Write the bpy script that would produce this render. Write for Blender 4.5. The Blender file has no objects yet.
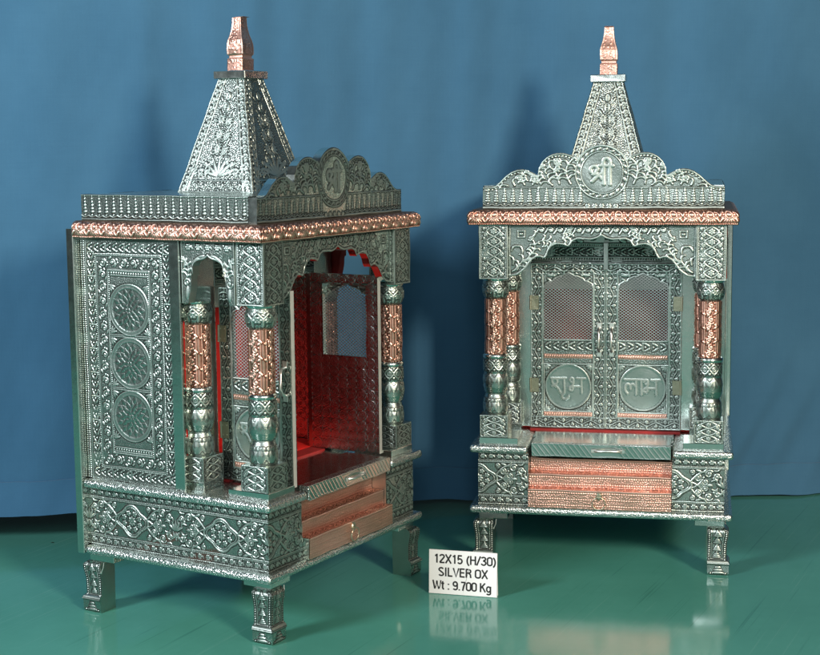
import bpy, bmesh, math, random
import numpy as np
from mathutils import Matrix, Vector
random.seed(7); rng = np.random.default_rng(7)
PI = math.pi
scene = bpy.context.scene
COL = scene.collection
V3 = lambda *a: np.array(a, dtype=np.float64)

# =====================================================================
#  RELIEF RASTERS: height maps of the repousse work, later displaced into
#  real geometry
# =====================================================================
class Ras:
    def __init__(s, w, h, res=.0006):
        s.w, s.h = w, h
        s.nx, s.ny = max(2, int(round(w / res)) + 1), max(2, int(round(h / res)) + 1)
        s.x = np.linspace(0, w, s.nx); s.y = np.linspace(0, h, s.ny)
        s.H = np.zeros((s.ny, s.nx))
    def win(s, x0, x1, y0, y1):
        i0, i1 = np.searchsorted(s.x, x0), np.searchsorted(s.x, x1, 'right')
        j0, j1 = np.searchsorted(s.y, y0), np.searchsorted(s.y, y1, 'right')
        if i0 >= i1 or j0 >= j1: return None
        return slice(j0, j1), slice(i0, i1), s.x[i0:i1][None, :], s.y[j0:j1][:, None]
    def stroke(s, pts, r, h=1., r1=None):
        n = len(pts) - 1
        for k in range(n):
            (ax, ay), (bx, by) = pts[k], pts[k + 1]
            rr = r if r1 is None else r + (r1 - r) * (k + .5) / n
            w = s.win(min(ax, bx) - rr, max(ax, bx) + rr, min(ay, by) - rr, max(ay, by) + rr)
            if w is None: continue
            J, I, X, Y = w
            dx, dy = bx - ax, by - ay; L = dx * dx + dy * dy + 1e-18
            t = np.clip(((X - ax) * dx + (Y - ay) * dy) / L, 0, 1)
            d2 = (X - ax - t * dx) ** 2 + (Y - ay - t * dy) ** 2
            s.H[J, I] = np.maximum(s.H[J, I], h * np.sqrt(np.clip(1 - d2 / rr ** 2, 0, 1)))
        return s
    def dome(s, cx, cy, a, b=None, ang=0., h=1.):
        b = a if b is None else b; m = max(a, b)
        w = s.win(cx - m, cx + m, cy - m, cy + m)
        if w is None: return s
        J, I, X, Y = w; c, q = math.cos(ang), math.sin(ang)
        U = ((X - cx) * c + (Y - cy) * q) / a; W = (-(X - cx) * q + (Y - cy) * c) / b
        s.H[J, I] = np.maximum(s.H[J, I], h * np.sqrt(np.clip(1 - U * U - W * W, 0, 1)))
        return s
    def leaf(s, x, y, ang, L, W, h=1.):          # grows from (x,y) along ang, with a mid vein
        s.dome(x + math.cos(ang) * L / 2, y + math.sin(ang) * L / 2, L / 2, W / 2, ang, h)
        return s
    def ring(s, cx, cy, r, wd, h=1.):
        m = r + wd; w = s.win(cx - m, cx + m, cy - m, cy + m)
        if w is None: return s
        J, I, X, Y = w; d = np.abs(np.hypot(X - cx, Y - cy) - r) / wd
        s.H[J, I] = np.maximum(s.H[J, I], h * np.sqrt(np.clip(1 - d * d, 0, 1))); return s
    def plate(s, cx, cy, r, h=.5, soft=.0012, setv=False):
        w = s.win(cx - r, cx + r, cy - r, cy + r); J, I, X, Y = w
        m = np.clip((r - np.hypot(X - cx, Y - cy)) / soft, 0, 1)
        if setv: s.H[J, I] = s.H[J, I] * (1 - m) + h * m
        else: s.H[J, I] = np.maximum(s.H[J, I], h * m)
        return s
    def rect(s, x0, y0, x1, y1, h=.5, soft=.0008, setv=False):
        w = s.win(x0, x1, y0, y1)
        if w is None: return s
        J, I, X, Y = w
        m = np.clip(np.minimum(np.minimum(X - x0, x1 - X), np.minimum(Y - y0, y1 - Y)) / soft, 0, 1)
        if setv: s.H[J, I] = s.H[J, I] * (1 - m) + h * m
        else: s.H[J, I] = np.maximum(s.H[J, I], h * m)
        return s
    def line(s, x0, y0, x1, y1, r=.0009, h=.9): return s.stroke([(x0, y0), (x1, y1)], r, h)
    def frame(s, x0, y0, x1, y1, r=.0009, h=.9):
        return s.stroke([(x0, y0), (x1, y0), (x1, y1), (x0, y1), (x0, y0)], r, h)
    def beads(s, x0, y0, x1, y1, pitch=.003, r=.0013, h=1.):
        n = max(1, int(round(math.hypot(x1 - x0, y1 - y0) / pitch)))
        for k in range(n):
            t = (k + .5) / n; s.dome(x0 + (x1 - x0) * t, y0 + (y1 - y0) * t, r, h=h)
        return s
    def spiral(s, cx, cy, R, a0, sgn=1, turns=1.4, wd=.001, h=1.):
        n = int(14 * turns) + 6
        pts = []
        for k in range(n + 1):
            t = k / n; r = R * (1 - .82 * t); a = a0 + sgn * 2 * PI * turns * t
            pts.append((cx + r * math.cos(a), cy + r * math.sin(a)))
        s.stroke(pts, wd, h); s.dome(cx, cy, wd * 1.5, h=h); return s
    def flower(s, cx, cy, R, n=8, core=.28, h=1., a0=0.):
        for k in range(n):
            a = a0 + 2 * PI * k / n
            s.dome(cx + math.cos(a) * R * .62, cy + math.sin(a) * R * .62, R * .38, R * 1.9 / n, a, h)
        s.dome(cx, cy, R * core, h=h); return s
    def paste(s, A, x, y):
        i, j = int(np.searchsorted(s.x, x - 1e-9)), int(np.searchsorted(s.y, y - 1e-9))
        ny, nx = min(A.shape[0], s.ny - j), min(A.shape[1], s.nx - i)
        if ny > 0 and nx > 0:
            s.H[j:j + ny, i:i + nx] = np.maximum(s.H[j:j + ny, i:i + nx], A[:ny, :nx])
        return s
    def dil(s, k):
        D = s.H.copy()
        for ax in (0, 1):
            E = D.copy()
            for q in range(1, k + 1):
                for sg in (-q, q):
                    S = np.roll(D, sg, ax); E = np.maximum(E, S)
            D = E
        return D
    def fill(s, lam=.0040, amp=.5, seed=1):
        """close-packed leaf texture beaten into the ground between the motifs"""
        ny, nx, d = max(s.ny, 160), max(s.nx, 160), s.w / (s.nx - 1)
        g = np.random.default_rng(seed).standard_normal((ny, nx))
        f = np.hypot(np.fft.fftfreq(ny, d)[:, None], np.fft.fftfreq(nx, d)[None, :]); W = np.exp(-((f - 1 / lam) / (.28 / lam)) ** 2)
        n = np.fft.ifft2(np.fft.fft2(g) * W).real; n = (n / n.std())[:s.ny, :s.nx]
        k = max(1, int(round(.0009 / (s.w / (s.nx - 1)))))
        m = (s.dil(k) < .07)
        F = amp * np.clip(n * .9 + .1, 0, 1.1) * m
        s.H = np.maximum(s.H, F); s._A = None; return s
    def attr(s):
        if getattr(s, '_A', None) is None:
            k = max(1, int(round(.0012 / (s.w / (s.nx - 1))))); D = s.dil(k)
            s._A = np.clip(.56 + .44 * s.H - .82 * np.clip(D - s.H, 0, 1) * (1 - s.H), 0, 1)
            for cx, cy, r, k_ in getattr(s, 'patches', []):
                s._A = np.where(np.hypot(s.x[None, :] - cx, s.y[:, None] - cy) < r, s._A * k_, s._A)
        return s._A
    def samp(s, X, Y, A=False):
        fx = np.clip(X / s.w * (s.nx - 1), 0, s.nx - 1.001); fy = np.clip(Y / s.h * (s.ny - 1), 0, s.ny - 1.001)
        i, j = fx.astype(int), fy.astype(int); a, b = fx - i, fy - j; H = s.attr() if A else s.H
        return (H[j, i] * (1 - a) + H[j, i + 1] * a) * (1 - b) + (H[j + 1, i] * (1 - a) + H[j + 1, i + 1] * a) * b

# ---- ornamental bands (length L, width W), drawn lengthwise -----------
def b_scroll(L, W, res=.0006):
    R = Ras(L, W, res); n = max(1, round(L / (W * 1.15))); p = L / n; g = W / .016
    for k in range(n):
        c = (k + .5) * p; up = 1 if k % 2 else -1
        R.spiral(c, W / 2 + up * W * .04, W * .33, -up * PI / 2, up, 1.2, .00105 * max(.8, min(g, 1.2)))
        R.leaf(c - p * .42, W / 2 + up * W * .28, up * .5, W * .42, W * .2)
        R.leaf(c + p * .16, W / 2 - up * W * .38, up * .9, W * .46, W * .2)
        R.leaf(c + p * .3, W / 2 + up * W * .36, -up * .7, W * .36, W * .17)
        R.dome(c - p * .5, W * .5, W * .09)
    return R
def b_leaf(L, W, res=.0006):
    R = Ras(L, W, res); n = max(1, round(L / (W * .85))); p = L / n
    for k in range(n):
        c = (k + .5) * p
        for sg in (-1, 1):
            R.leaf(c - p * .42, W / 2 + sg * W * .05, sg * .62, W * .56, W * .21)
            R.leaf(c + p * .44, W / 2 + sg * W * .42, PI - sg * -.25, W * .4, W * .17)
        R.dome(c + p * .2, W / 2, W * .1)
        if k % 3 == 2: R.line(c + p * .5, W * .08, c + p * .5, W * .92, .0009)
    return R
def b_chain(L, W, res=.0006, pitch=None):
    R = Ras(L, W, res); n = max(1, round(L / (pitch or W * .8))); p = L / n
    for ph in (0, PI):
        m = n * 10
        R.stroke([(L * k / m, W / 2 + W * .36 * math.sin(PI * n * k / m + ph)) for k in range(m + 1)], .0011)
    for k in range(n):
        c = (k + .5) * p
        R.ring(c, W / 2, W * .15, .0009); R.dome(c, W / 2, W * .06)
        for sg in (-1, 1): R.dome(k * p, W / 2 + sg * W * .36, W * .09); R.dome(k * p + p*.5, W / 2 + sg * W * .46, W * .06)
    return R
def b_vine(L, W, res=.0006):                      # a waving stem with a curled leaf in every bend
    R = Ras(L, W, res); n = max(2, round(L / (W * .86))); p = L / n
    m = n * 8
    R.stroke([(L * k / m, W / 2 + W * .17 * math.sin(PI * n * k / m)) for k in range(m + 1)], .0007, .8)
    for k in range(n):
        c = (k + .5) * p; up = -1 if k % 2 else 1
        R.spiral(c + p * .05, W / 2 - up * W * .20, W * .17, up * PI / 2, up, 1.2, .0008)
        R.leaf(c + p * .26, W / 2 - up * W * .34, -up * .6, W * .34, W * .15, .9)
        R.leaf(c - p * .16, W / 2 - up * W * .38, PI + up * .5, W * .28, W * .13, .9)
        R.leaf(c - p * .05, W / 2 + up * W * .22, up * .9, W * .26, W * .13, .9)
        R.leaf(c + p * .16, W / 2 + up * W * .24, PI - up * .9, W * .24, W * .12, .9)
    R.line(0, W * .03, L, W * .03, .0006, .7); R.line(0, W * .97, L, W * .97, .0006, .7)
    return R
def b_knot(L, W, res=.0006, pitch=None):           # crossing straps with a floret in every eye
    R = Ras(L, W, res); n = max(1, round(L / (pitch or W * .8))); p = L / n
    for ph in (0, PI):
        m = n * 10
        R.stroke([(L * k / m, W / 2 + W * .30 * math.sin(PI * n * k / m + ph)) for k in range(m + 1)], .0011)
    for k in range(n):
        c = (k + .5) * p
        R.flower(c, W / 2, min(W * .17, p * .34), 6, .32)
        for sg in (-1, 1):
            R.spiral(k * p + .2 * p, W / 2 + sg * W * .34, W * .10, 0, sg, 1.1, .0009); R.leaf(c + .1 * p, W / 2 + sg * W * .44, 0, p * .4, W * .11)
    return R
def b_wave(L, W, res=.0006):                      # running-dog spirals
    R = Ras(L, W, res); n = max(1, round(L / (W * 1.05))); p = L / n
    for k in range(n):
        c = (k + .5) * p
        R.spiral(c, W * .52, W * .36, PI * .9, -1, 1.15, .0011)
        R.stroke([(c - p * .62, W * .1), (c - p * .45, W * .35), (c - W * .34, W * .56)], .001)
        R.dome(c + p * .45, W * .8, W * .1)
    return R
def b_flower(L, W, res=.0006):
    R = Ras(L, W, res); n = max(1, round(L / (W * 1.3))); p = L / n
    for k in range(n):
        c = (k + .5) * p; R.flower(c, W / 2, W * .4, 6, .3)
        R.leaf(c + p * .5, W * .2, PI / 2 + .5, W * .6, W * .2)
    return R
def b_lamp(L, W, res=.0006, pitch=.0122):          # little stacked lamps over a scalloped hem
    R = Ras(L, W, res); n = max(1, round(L / pitch)); p = L / n
    z0 = W * .27
    for k in range(n):
        c = (k + .5) * p
        for q, (rw) in enumerate((.0034, .0029, .0024, .0018, .0012)):
            R.dome(c, z0 + .0022 + q * (W - z0 - .004) / 5, rw, .0019)
        R.dome(c, W - .0025, .0009, .002)
        m = 6
        R.stroke([(k * p + p * t / m, W * .2 - .0022 * math.sin(PI * t / m)) for t in range(m + 1)], .0008)
        R.dome(c, W * .21, .0012)
    R.line(0, W * .05, L, W * .05, .001); R.line(0, W * .97, L, W * .97, .0008, .7)
    R.fill(.0027, .15, 51)
    return R
def b_dash(L, W, res=.0006):
    R = Ras(L, W, res); R.line(0, W * .15, L, W * .15); R.line(0, W * .85, L, W * .85)
    R.beads(0, W / 2, L, W / 2, W * .55, W * .2); return R
def band(R, fn, x, y, L, W, vert=False, **k):
    b = fn(L, W, R.w / (R.nx - 1), **k)
    R.paste(b.H.T if vert else b.H, x, y)
def frame_bands(R, fn, x0, y0, x1, y1, W):
    band(R, fn, x0, y0, x1 - x0, W); band(R, fn, x0, y1 - W, x1 - x0, W)
    band(R, fn, x0, y0 + W, y1 - y0 - 2 * W, W, True); band(R, fn, x1 - W, y0 + W, y1 - y0 - 2 * W, W, True)
def medallion(R, cx, cy, r):
    R.plate(cx, cy, r * 1.06, .62); R.plate(cx, cy, r * .9, .12, setv=True)
    R.ring(cx, cy, r * 1.05, .0009); R.ring(cx, cy, r * .91, .0008, .8)
    for rad, n, L, Wd, a in ((.70, 14, .24, .15, 0), (.50, 14, .22, .12, .5), (.36, 10, .22, .14, 0), (.19, 7, .18, .12, .5)):
        for k in range(n):
            t = 2 * PI * (k + a) / n
            R.dome(cx + rad * r * math.cos(t), cy + rad * r * math.sin(t), L * r / 2, Wd * r / 2, t, .85)
            for q in (-1, 1):                              # pointed petal outline
                R.stroke([(cx + (rad - L * .55) * r * math.cos(t), cy + (rad - L * .55) * r * math.sin(t)), (cx + rad * r * math.cos(t + q * Wd * .62 / rad), cy + rad * r * math.sin(t + q * Wd * .62 / rad)), (cx + (rad + L * .72) * r * math.cos(t), cy + (rad + L * .72) * r * math.sin(t))], .0006, .7)
    R.dome(cx, cy, r * .08)
    R.patches = getattr(R, 'patches', []) + [(cx, cy, r * .86, .62)]
def comma(R, x, y, ang, L, sg, wd=.0013, h=1.):
    """one curled acanthus lobe: a stroke that swells and hooks over"""
    pts = []
    for k in range(10):
        t = k / 9; a = ang + sg * 1.9 * t * t
        if k: x, y = x + L / 9 * math.cos(a), y + L / 9 * math.sin(a)
        pts.append((x, y))
    R.stroke(pts[:6], wd * .7, h, wd * 1.15); R.stroke(pts[5:], wd * 1.15, h, wd * .6)
def spray(R, x, y, ang, L, sg=1, h=1.):
    """a bending stem with curled lobes to both sides"""
    pts = []
    for k in range(13):
        t = k / 12
        pts.append((x + L * t * math.cos(ang + sg * .75 * t * t), y + L * t * math.sin(ang + sg * .75 * t * t)))
    R.stroke(pts, .0011, h, .0008)
    for k, l in ((2, .42), (5, .40), (8, .32)):
        a = ang + sg * 1.5 * k / 12
        for q in (-1, 1):
            comma(R, pts[k][0], pts[k][1], a + q * .7, L * l, q)
    R.spiral(pts[-1][0], pts[-1][1], L * .15, ang + PI, sg, 1.2, .0010, h)

_BHA = [[(.50, .42), (1.0, .42)], [(.10, .30), (.18, .42), (.31, .38), (.30, .22), (.19, .18)], [(.31, .34), (.31, .12), (.22, -.06)],
        [(.22, -.06), (.10, -.12), (.08, -.26), (.20, -.30), (.28, -.18), (.22, -.06)], [(.22, -.06), (.78, -.06)], [(.78, .42), (.78, -.44)]]
GLYPH = {   # brush strokes of the Devanagari words, unit height
 'shri': [[(-.12, .5), (.66, .5)], [(.13, .5), (.13, -.62)], [(.5, .5), (.5, -.62)],
          [(.5, .5), (.47, .8), (.3, .95), (.14, .86), (.1, .66), (.13, .5)],
          [(-.62, .12), (-.66, .32), (-.52, .48), (-.34, .46), (-.24, .3), (-.32, .1), (-.5, -.02), (-.3, .0), (-.1, -.12), (.02, -.3)],
          [(.13, .12), (-.12, -.05), (-.34, -.24), (-.56, -.44)]],
 'shubh': [[(-.98, .42), (-.12, .42)],
          [(-.88, .12), (-.92, .30), (-.78, .40), (-.62, .32), (-.64, .14), (-.80, .02), (-.92, -.04)], [(-.80, .02), (-.64, -.10), (-.52, -.26), (-.44, -.44)],
          [(-.22, .42), (-.22, -.44)], [(-.22, -.44), (-.36, -.58), (-.28, -.78), (-.08, -.78), (.04, -.62)]] + _BHA,
 'labh': [[(-1.02, .42), (.06, .42)],
          [(-.86, -.40), (-.98, -.20), (-.96, .06), (-.82, .16), (-.70, .06), (-.68, -.14)], [(-.70, .02), (-.58, .16), (-.46, .10), (-.36, .02)],
          [(-.36, .42), (-.36, -.44)], [(-.06, .42), (-.06, -.44)]] + _BHA,
}
def glyph(R, word, cx, cy, s, wd, h=1.):
    for st in GLYPH[word]:
        # smooth the polyline with a Catmull-Rom pass
        P = [np.array(p) for p in st]; out = []
        for k in range(len(P) - 1):
            p0, p1, p2, p3 = P[max(k - 1, 0)], P[k], P[k + 1], P[min(k + 2, len(P) - 1)]
            for t in np.linspace(0, 1, 6, endpoint=(k == len(P) - 2)):
                q = .5 * ((2 * p1) + (-p0 + p2) * t + (2 * p0 - 5 * p1 + 4 * p2 - p3) * t * t + (-p0 + 3 * p1 - 3 * p2 + p3) * t ** 3)
                out.append((cx + s * q[0], cy + s * q[1]))
        R.stroke(out, wd, h)

# =====================================================================
#  MESH BUILDER
# =====================================================================
class MB:
    def __init__(s): s.v = []; s.r = []; s.f = []; s.m = []; s.sm = []; s.n = 0
    def add(s, verts, faces, rel=1., mat=0, smooth=False):
        verts = np.asarray(verts, float).reshape(-1, 3); n = len(verts)
        s.v.append(verts); s.r.append(np.full(n, rel) if np.isscalar(rel) else np.asarray(rel, float).ravel())
        for k in set(len(f) for f in faces) if not isinstance(faces, np.ndarray) else (faces.shape[1],):
            fa = faces if isinstance(faces, np.ndarray) else np.array([f for f in faces if len(f) == k])
            s.f.append(fa + s.n); s.m.append(np.full(len(fa), mat)); s.sm.append(np.full(len(fa), smooth))
        s.n += n; return s
    def grid(s, P, rel=1., mat=0, smooth=True, wrap=False):
        ny, nx = P.shape[:2]; idx = np.arange(ny * nx).reshape(ny, nx)
        if wrap: idx = np.concatenate([idx, idx[:, :1]], 1)
        f = np.stack([idx[:-1, :-1], idx[:-1, 1:], idx[1:, 1:], idx[1:, :-1]], -1).reshape(-1, 4)
        return s.add(P.reshape(-1, 3), f, rel, mat, smooth)
    def relief(s, R, o, u, v, n, depth=.0012, mat=0):
        o, u, v, n = map(lambda a: np.array(a, float), (o, u, v, n))
        P = o + R.x[None, :, None] * u + R.y[:, None, None] * v + (R.H * depth * .75)[..., None] * n
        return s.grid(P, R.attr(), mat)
    def cut(s, R, x0, x1, zb, zt, o, u, v, n, depth=.0012, mat=0, step=.0007, thick=None, back_mat=None, edge_mat=None, xs=None):
        """part of a relief between two curves zb(x)..zt(x); optional edge + back for thickness"""
        o, u, v, n = map(lambda a: np.array(a, float), (o, u, v, n))
        X = np.linspace(x0, x1, max(2, int((x1 - x0) / step) + 1)) if xs is None else np.array(xs)
        B = np.array([zb(t) for t in X]); T = np.array([zt(t) for t in X])
        ny = max(2, int(np.max(T - B) / step) + 1); t = np.linspace(0, 1, ny)[:, None]
        Y = B + (T - B) * t; XX = np.broadcast_to(X, Y.shape)
        H = R.samp(XX, Y) if R is not None else np.full(Y.shape, .6)
        P = o + XX[..., None] * u + Y[..., None] * v + (H * depth * .75)[..., None] * n
        s.grid(P, R.samp(XX, Y, True) if R is not None else H, mat)
        if thick:
            em = mat if edge_mat is None else edge_mat
            for C, fl in ((B, 0), (T, 1)):
                F = o + X[:, None] * u + C[:, None] * v
                G = np.stack([F - thick * n, F]) if not fl else np.stack([F, F - thick * n])
                s.grid(G, .75, em, smooth=False)
            for xi, b_, t_, fl in ((X[0], B[0], T[0], 0), (X[-1], B[-1], T[-1], 1)):
                a = o + xi * u + b_ * v; c = o + xi * u + t_ * v
                q = [a, c, c - thick * n, a - thick * n]
                if fl: q = q[::-1]
                s.add(q, [(0, 1, 2, 3)] if 1 else 0, .75, em)
            bk = np.stack([o + X[:, None] * u + B[:, None] * v - thick * n, o + X[:, None] * u + T[:, None] * v - thick * n])
            s.grid(bk[:, ::-1], .6, mat if back_mat is None else back_mat, smooth=False)
        return s
    def box(s, x0, x1, y0, y1, z0, z1, mat=0, rel=.8, bev=.0006, seg=1):
        bm = bmesh.new(); bmesh.ops.create_cube(bm, size=1)
        for w in bm.verts:
            w.co = ((x0 + x1) / 2 + w.co.x * (x1 - x0), (y0 + y1) / 2 + w.co.y * (y1 - y0), (z0 + z1) / 2 + w.co.z * (z1 - z0))
        if bev: bmesh.ops.bevel(bm, geom=bm.edges[:], offset=min(bev, .45 * min(x1 - x0, y1 - y0, z1 - z0)), segments=seg, profile=.5, affect='EDGES')
        return s.bm(bm, mat, rel)
    def bm(s, bm, mat=0, rel=.8, smooth=False):
        bm.verts.index_update()
        s.add([tuple(w.co) for w in bm.verts], [tuple(w.index for w in f.verts) for f in bm.faces], rel, mat, smooth); bm.free(); return s
    def tube(s, pts, r, mat=0, seg=8, rel=.9, closed=False):
        P = [np.array(p, float) for p in pts]; n = len(P); rings = []
        for k in range(n):
            a = P[(k - 1) % n] if (closed or k) else P[0]; b = P[(k + 1) % n] if (closed or k < n - 1) else P[-1]
            t = (b - a) / (np.linalg.norm(b - a) + 1e-12)
            up = V3(0, 0, 1) if abs(t[2]) < .9 else V3(1, 0, 0)
            e1 = np.cross(t, up); e1 /= np.linalg.norm(e1); e2 = np.cross(e1, t)
            rr = r[k] if hasattr(r, '__len__') else r
            ang = np.linspace(0, 2 * PI, seg, endpoint=False)
            rings.append(P[k] + rr * (np.cos(ang)[:, None] * e1 + np.sin(ang)[:, None] * e2))
        G = np.array(rings)
        if closed: G = np.concatenate([G, G[:1]])
        s.grid(G, rel, mat, True, wrap=True)
        if not closed:
            s.add(G[0], [tuple(range(seg))], rel, mat); s.add(G[-1], [tuple(range(seg))[::-1]], rel, mat)
        return s
    def lathe(s, prof, R=None, depth=.001, nth=64, nz=None, sides=0, mat=0, cx=0, cy=0, rep=1, rel=.85, pw=1.):
        """prof: list of (z, r). R: raster wrapped round rep times."""
        z = np.array([p[0] for p in prof]); r = np.array([p[1] for p in prof])
        zz = np.unique(np.concatenate([z, np.linspace(z[0], z[-1], nz or 2)])) if nz else z
        rr = np.interp(zz, z, r); th = np.linspace(0, 2 * PI, nth, endpoint=False)
        T, Z = np.meshgrid(th, zz); RR = np.repeat(rr[:, None], nth, 1)
        if sides:
            a = PI / sides; f = 1 / np.cos(((T + a) % (2 * a)) - a); RR = RR * (1 + (f - 1) * pw)
        H = np.full(T.shape, rel)
        if R is not None:
            H = R.samp((T / (2 * PI) * rep % 1) * R.w, (Z - zz[0]) / (zz[-1] - zz[0]) * R.h); RR = RR + H * depth
            H = R.samp((T / (2 * PI) * rep % 1) * R.w, (Z - zz[0]) / (zz[-1] - zz[0]) * R.h, True)
        P = np.stack([cx + RR * np.cos(T), cy + RR * np.sin(T), Z], -1)
        s.grid(P, H, mat, True, wrap=True)
        for k, fl in ((0, 1), (-1, 0)):
            q = P[k]; s.add(q, [tuple(range(nth))[::-1] if fl else tuple(range(nth))], .7, mat)
        return s
    def build(s, name, mats, parent=None, loc=(0, 0, 0), wave=.00022):
        me = bpy.data.meshes.new(name); V = np.concatenate(s.v)
        if wave:
            W = V + np.array(loc)
            V = V + wave * np.stack([np.sin(W[:, 1] * 71 + W[:, 2] * 113 + 1) + .6 * np.sin(W[:, 2] * 190 + W[:, 1] * 60), np.sin(W[:, 0] * 83 + W[:, 2] * 97 + 2) + .6 * np.sin(W[:, 0] * 170 - W[:, 2] * 75),
                                     np.sin(W[:, 0] * 77 + W[:, 1] * 89 + 3) + .6 * np.sin(W[:, 0] * 160 + W[:, 1] * 151)], 1)
        loops = np.concatenate([f.ravel() for f in s.f]); cnt = np.concatenate([np.full(len(f), f.shape[1]) for f in s.f])
        me.vertices.add(len(V)); me.vertices.foreach_set('co', V.ravel().astype(np.float32))
        me.loops.add(len(loops)); me.loops.foreach_set('vertex_index', loops.astype(np.int32))
        me.polygons.add(len(cnt)); st = np.concatenate([[0], np.cumsum(cnt)[:-1]])
        me.polygons.foreach_set('loop_start', st.astype(np.int32))
        me.polygons.foreach_set('material_index', np.concatenate(s.m).astype(np.int32))
        me.polygons.foreach_set('use_smooth', np.concatenate(s.sm).astype(bool))
        a = me.attributes.new('relief', 'FLOAT', 'POINT'); a.data.foreach_set('value', np.concatenate(s.r).astype(np.float32))
        me.update(calc_edges=True); me.validate()
        for m in (mats if isinstance(mats, (list, tuple)) else [mats]): me.materials.append(m)
        o = bpy.data.objects.new(name, me); COL.objects.link(o); o.location = loc
        if parent: o.parent = parent
        return o

def empty(name, loc, rz=0):
    o = bpy.data.objects.new(name, None); o.empty_display_size = .05; COL.objects.link(o)
    o.location = loc; o.rotation_euler = (0, 0, rz); return o
def tag(o, label=None, cat=None, group=None, kind=None):
    for k, v in (('label', label), ('category', cat), ('group', group), ('kind', kind)):
        if v: o[k] = v
    return o
def copy_tree(o, parent=None):
    c = o.copy(); COL.objects.link(c)
    if parent: c.parent = parent
    for ch in [x for x in bpy.data.objects if x.parent == o]: copy_tree(ch, c)
    return c

# =====================================================================
#  MATERIALS
# =====================================================================
def newmat(name):
    m = bpy.data.materials.new(name); m.use_nodes = True; nt = m.node_tree
    return m, nt, nt.nodes, nt.links, nt.nodes['Principled BSDF']
def noise(N, L, src, scale, detail=3, rough=.5):
    n = N.new('ShaderNodeTexNoise'); n.inputs['Scale'].default_value = scale
    n.inputs['Detail'].default_value = detail; n.inputs['Roughness'].default_value = rough
    L.new(src, n.inputs['Vector']); return n
def ramp(N, L, src, stops):
    r = N.new('ShaderNodeValToRGB'); e = r.color_ramp.elements
    while len(e) < len(stops): e.new(.5)
    for q, (p, c) in zip(e, stops): q.position = p; q.color = (*c, 1) if len(c) == 3 else c
    L.new(src, r.inputs['Fac']); return r
def metal(name, lo, mid, hi, r_lo=.45, r_hi=.24, r_mid=None, dent=.25, dscale=260, tarnish=.28, fine=0., fscale=1400):
    m, nt, N, L, b = newmat(name)
    at = N.new('ShaderNodeAttribute'); at.attribute_name = 'relief'
    tc = N.new('ShaderNodeTexCoord')
    n1 = noise(N, L, tc.outputs['Object'], 38, 4, .6)
    n2 = noise(N, L, tc.outputs['Object'], dscale, 3, .6)
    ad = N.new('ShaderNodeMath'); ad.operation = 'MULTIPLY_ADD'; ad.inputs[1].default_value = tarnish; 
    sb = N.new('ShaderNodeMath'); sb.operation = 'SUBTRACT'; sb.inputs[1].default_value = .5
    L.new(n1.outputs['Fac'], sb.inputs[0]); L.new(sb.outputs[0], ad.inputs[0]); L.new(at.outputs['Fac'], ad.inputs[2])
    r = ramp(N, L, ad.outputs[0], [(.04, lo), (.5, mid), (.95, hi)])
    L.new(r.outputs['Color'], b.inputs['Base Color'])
    b.inputs['Metallic'].default_value = 1
    mr = N.new('ShaderNodeMapRange'); mr.inputs['To Min'].default_value = r_lo; mr.inputs['To Max'].default_value = r_hi
    L.new(ad.outputs[0], mr.inputs['Value'])
    m2 = N.new('ShaderNodeMath'); m2.operation = 'MULTIPLY_ADD'; m2.inputs[1].default_value = .14
    rsrc = mr.outputs['Result']
    if r_mid is not None:
        rr = ramp(N, L, at.outputs['Fac'], [(.1, (r_lo,) * 3), (.5, (r_mid,) * 3), (.62, (r_mid,) * 3), (.95, (r_hi,) * 3)]); rsrc = rr.outputs['Color']
        r.color_ramp.elements.new(.62); r.color_ramp.elements[2].color = (*mid, 1)
    L.new(n2.outputs['Fac'], m2.inputs[0]); L.new(rsrc, m2.inputs[2])
    L.new(m2.outputs[0], b.inputs['Roughness'])
    bp = N.new('ShaderNodeBump'); bp.inputs['Strength'].default_value = dent; bp.inputs['Distance'].default_value = .001
    L.new(n2.outputs['Fac'], bp.inputs['Height'])
    last = bp
    if fine:
        n3 = N.new('ShaderNodeTexVoronoi'); n3.inputs['Scale'].default_value = fscale; L.new(tc.outputs['Object'], n3.inputs['Vector'])
        b2 = N.new('ShaderNodeBump'); b2.inputs['Strength'].default_value = fine; b2.inputs['Distance'].default_value = .0008
        L.new(n3.outputs['Distance'], b2.inputs['Height']); L.new(bp.outputs['Normal'], b2.inputs['Normal']); last = b2
    L.new(last.outputs['Normal'], b.inputs['Normal'])
    return m
def simple(name, col, rough=.6, spec=.5, var=.2, scale=30, bump=0, bscale=300, coat=0):
    m, nt, N, L, b = newmat(name); tc = N.new('ShaderNodeTexCoord')
    n = noise(N, L, tc.outputs['Object'], scale, 4, .6); c = np.array(col)
    r = ramp(N, L, n.outputs['Fac'], [(.25, tuple(c * (1 - var))), (.75, tuple(np.minimum(c * (1 + var), 1)))])
    L.new(r.outputs['Color'], b.inputs['Base Color']); b.inputs['Roughness'].default_value = rough
    b.inputs['Specular IOR Level'].default_value = spec
    if bump:
        n2 = noise(N, L, tc.outputs['Object'], bscale, 3); bp = N.new('ShaderNodeBump'); bp.inputs['Strength'].default_value = bump
        bp.inputs['Distance'].default_value = .001; L.new(n2.outputs['Fac'], bp.inputs['Height']); L.new(bp.outputs['Normal'], b.inputs['Normal'])
    return m
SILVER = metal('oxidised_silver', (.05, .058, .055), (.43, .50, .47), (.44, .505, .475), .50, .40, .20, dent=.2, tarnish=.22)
PLAIN = metal('plain_silver_sheet', (.50, .57, .54), (.58, .65, .62), (.68, .74, .71), .20, .10, None, .12, 90, .6)
FOIL = metal('hammered_silver_foil', (.45, .50, .48), (.60, .65, .63), (.72, .76, .74), .30, .16, None, .5, 420, .4, .9, 420)
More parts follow.
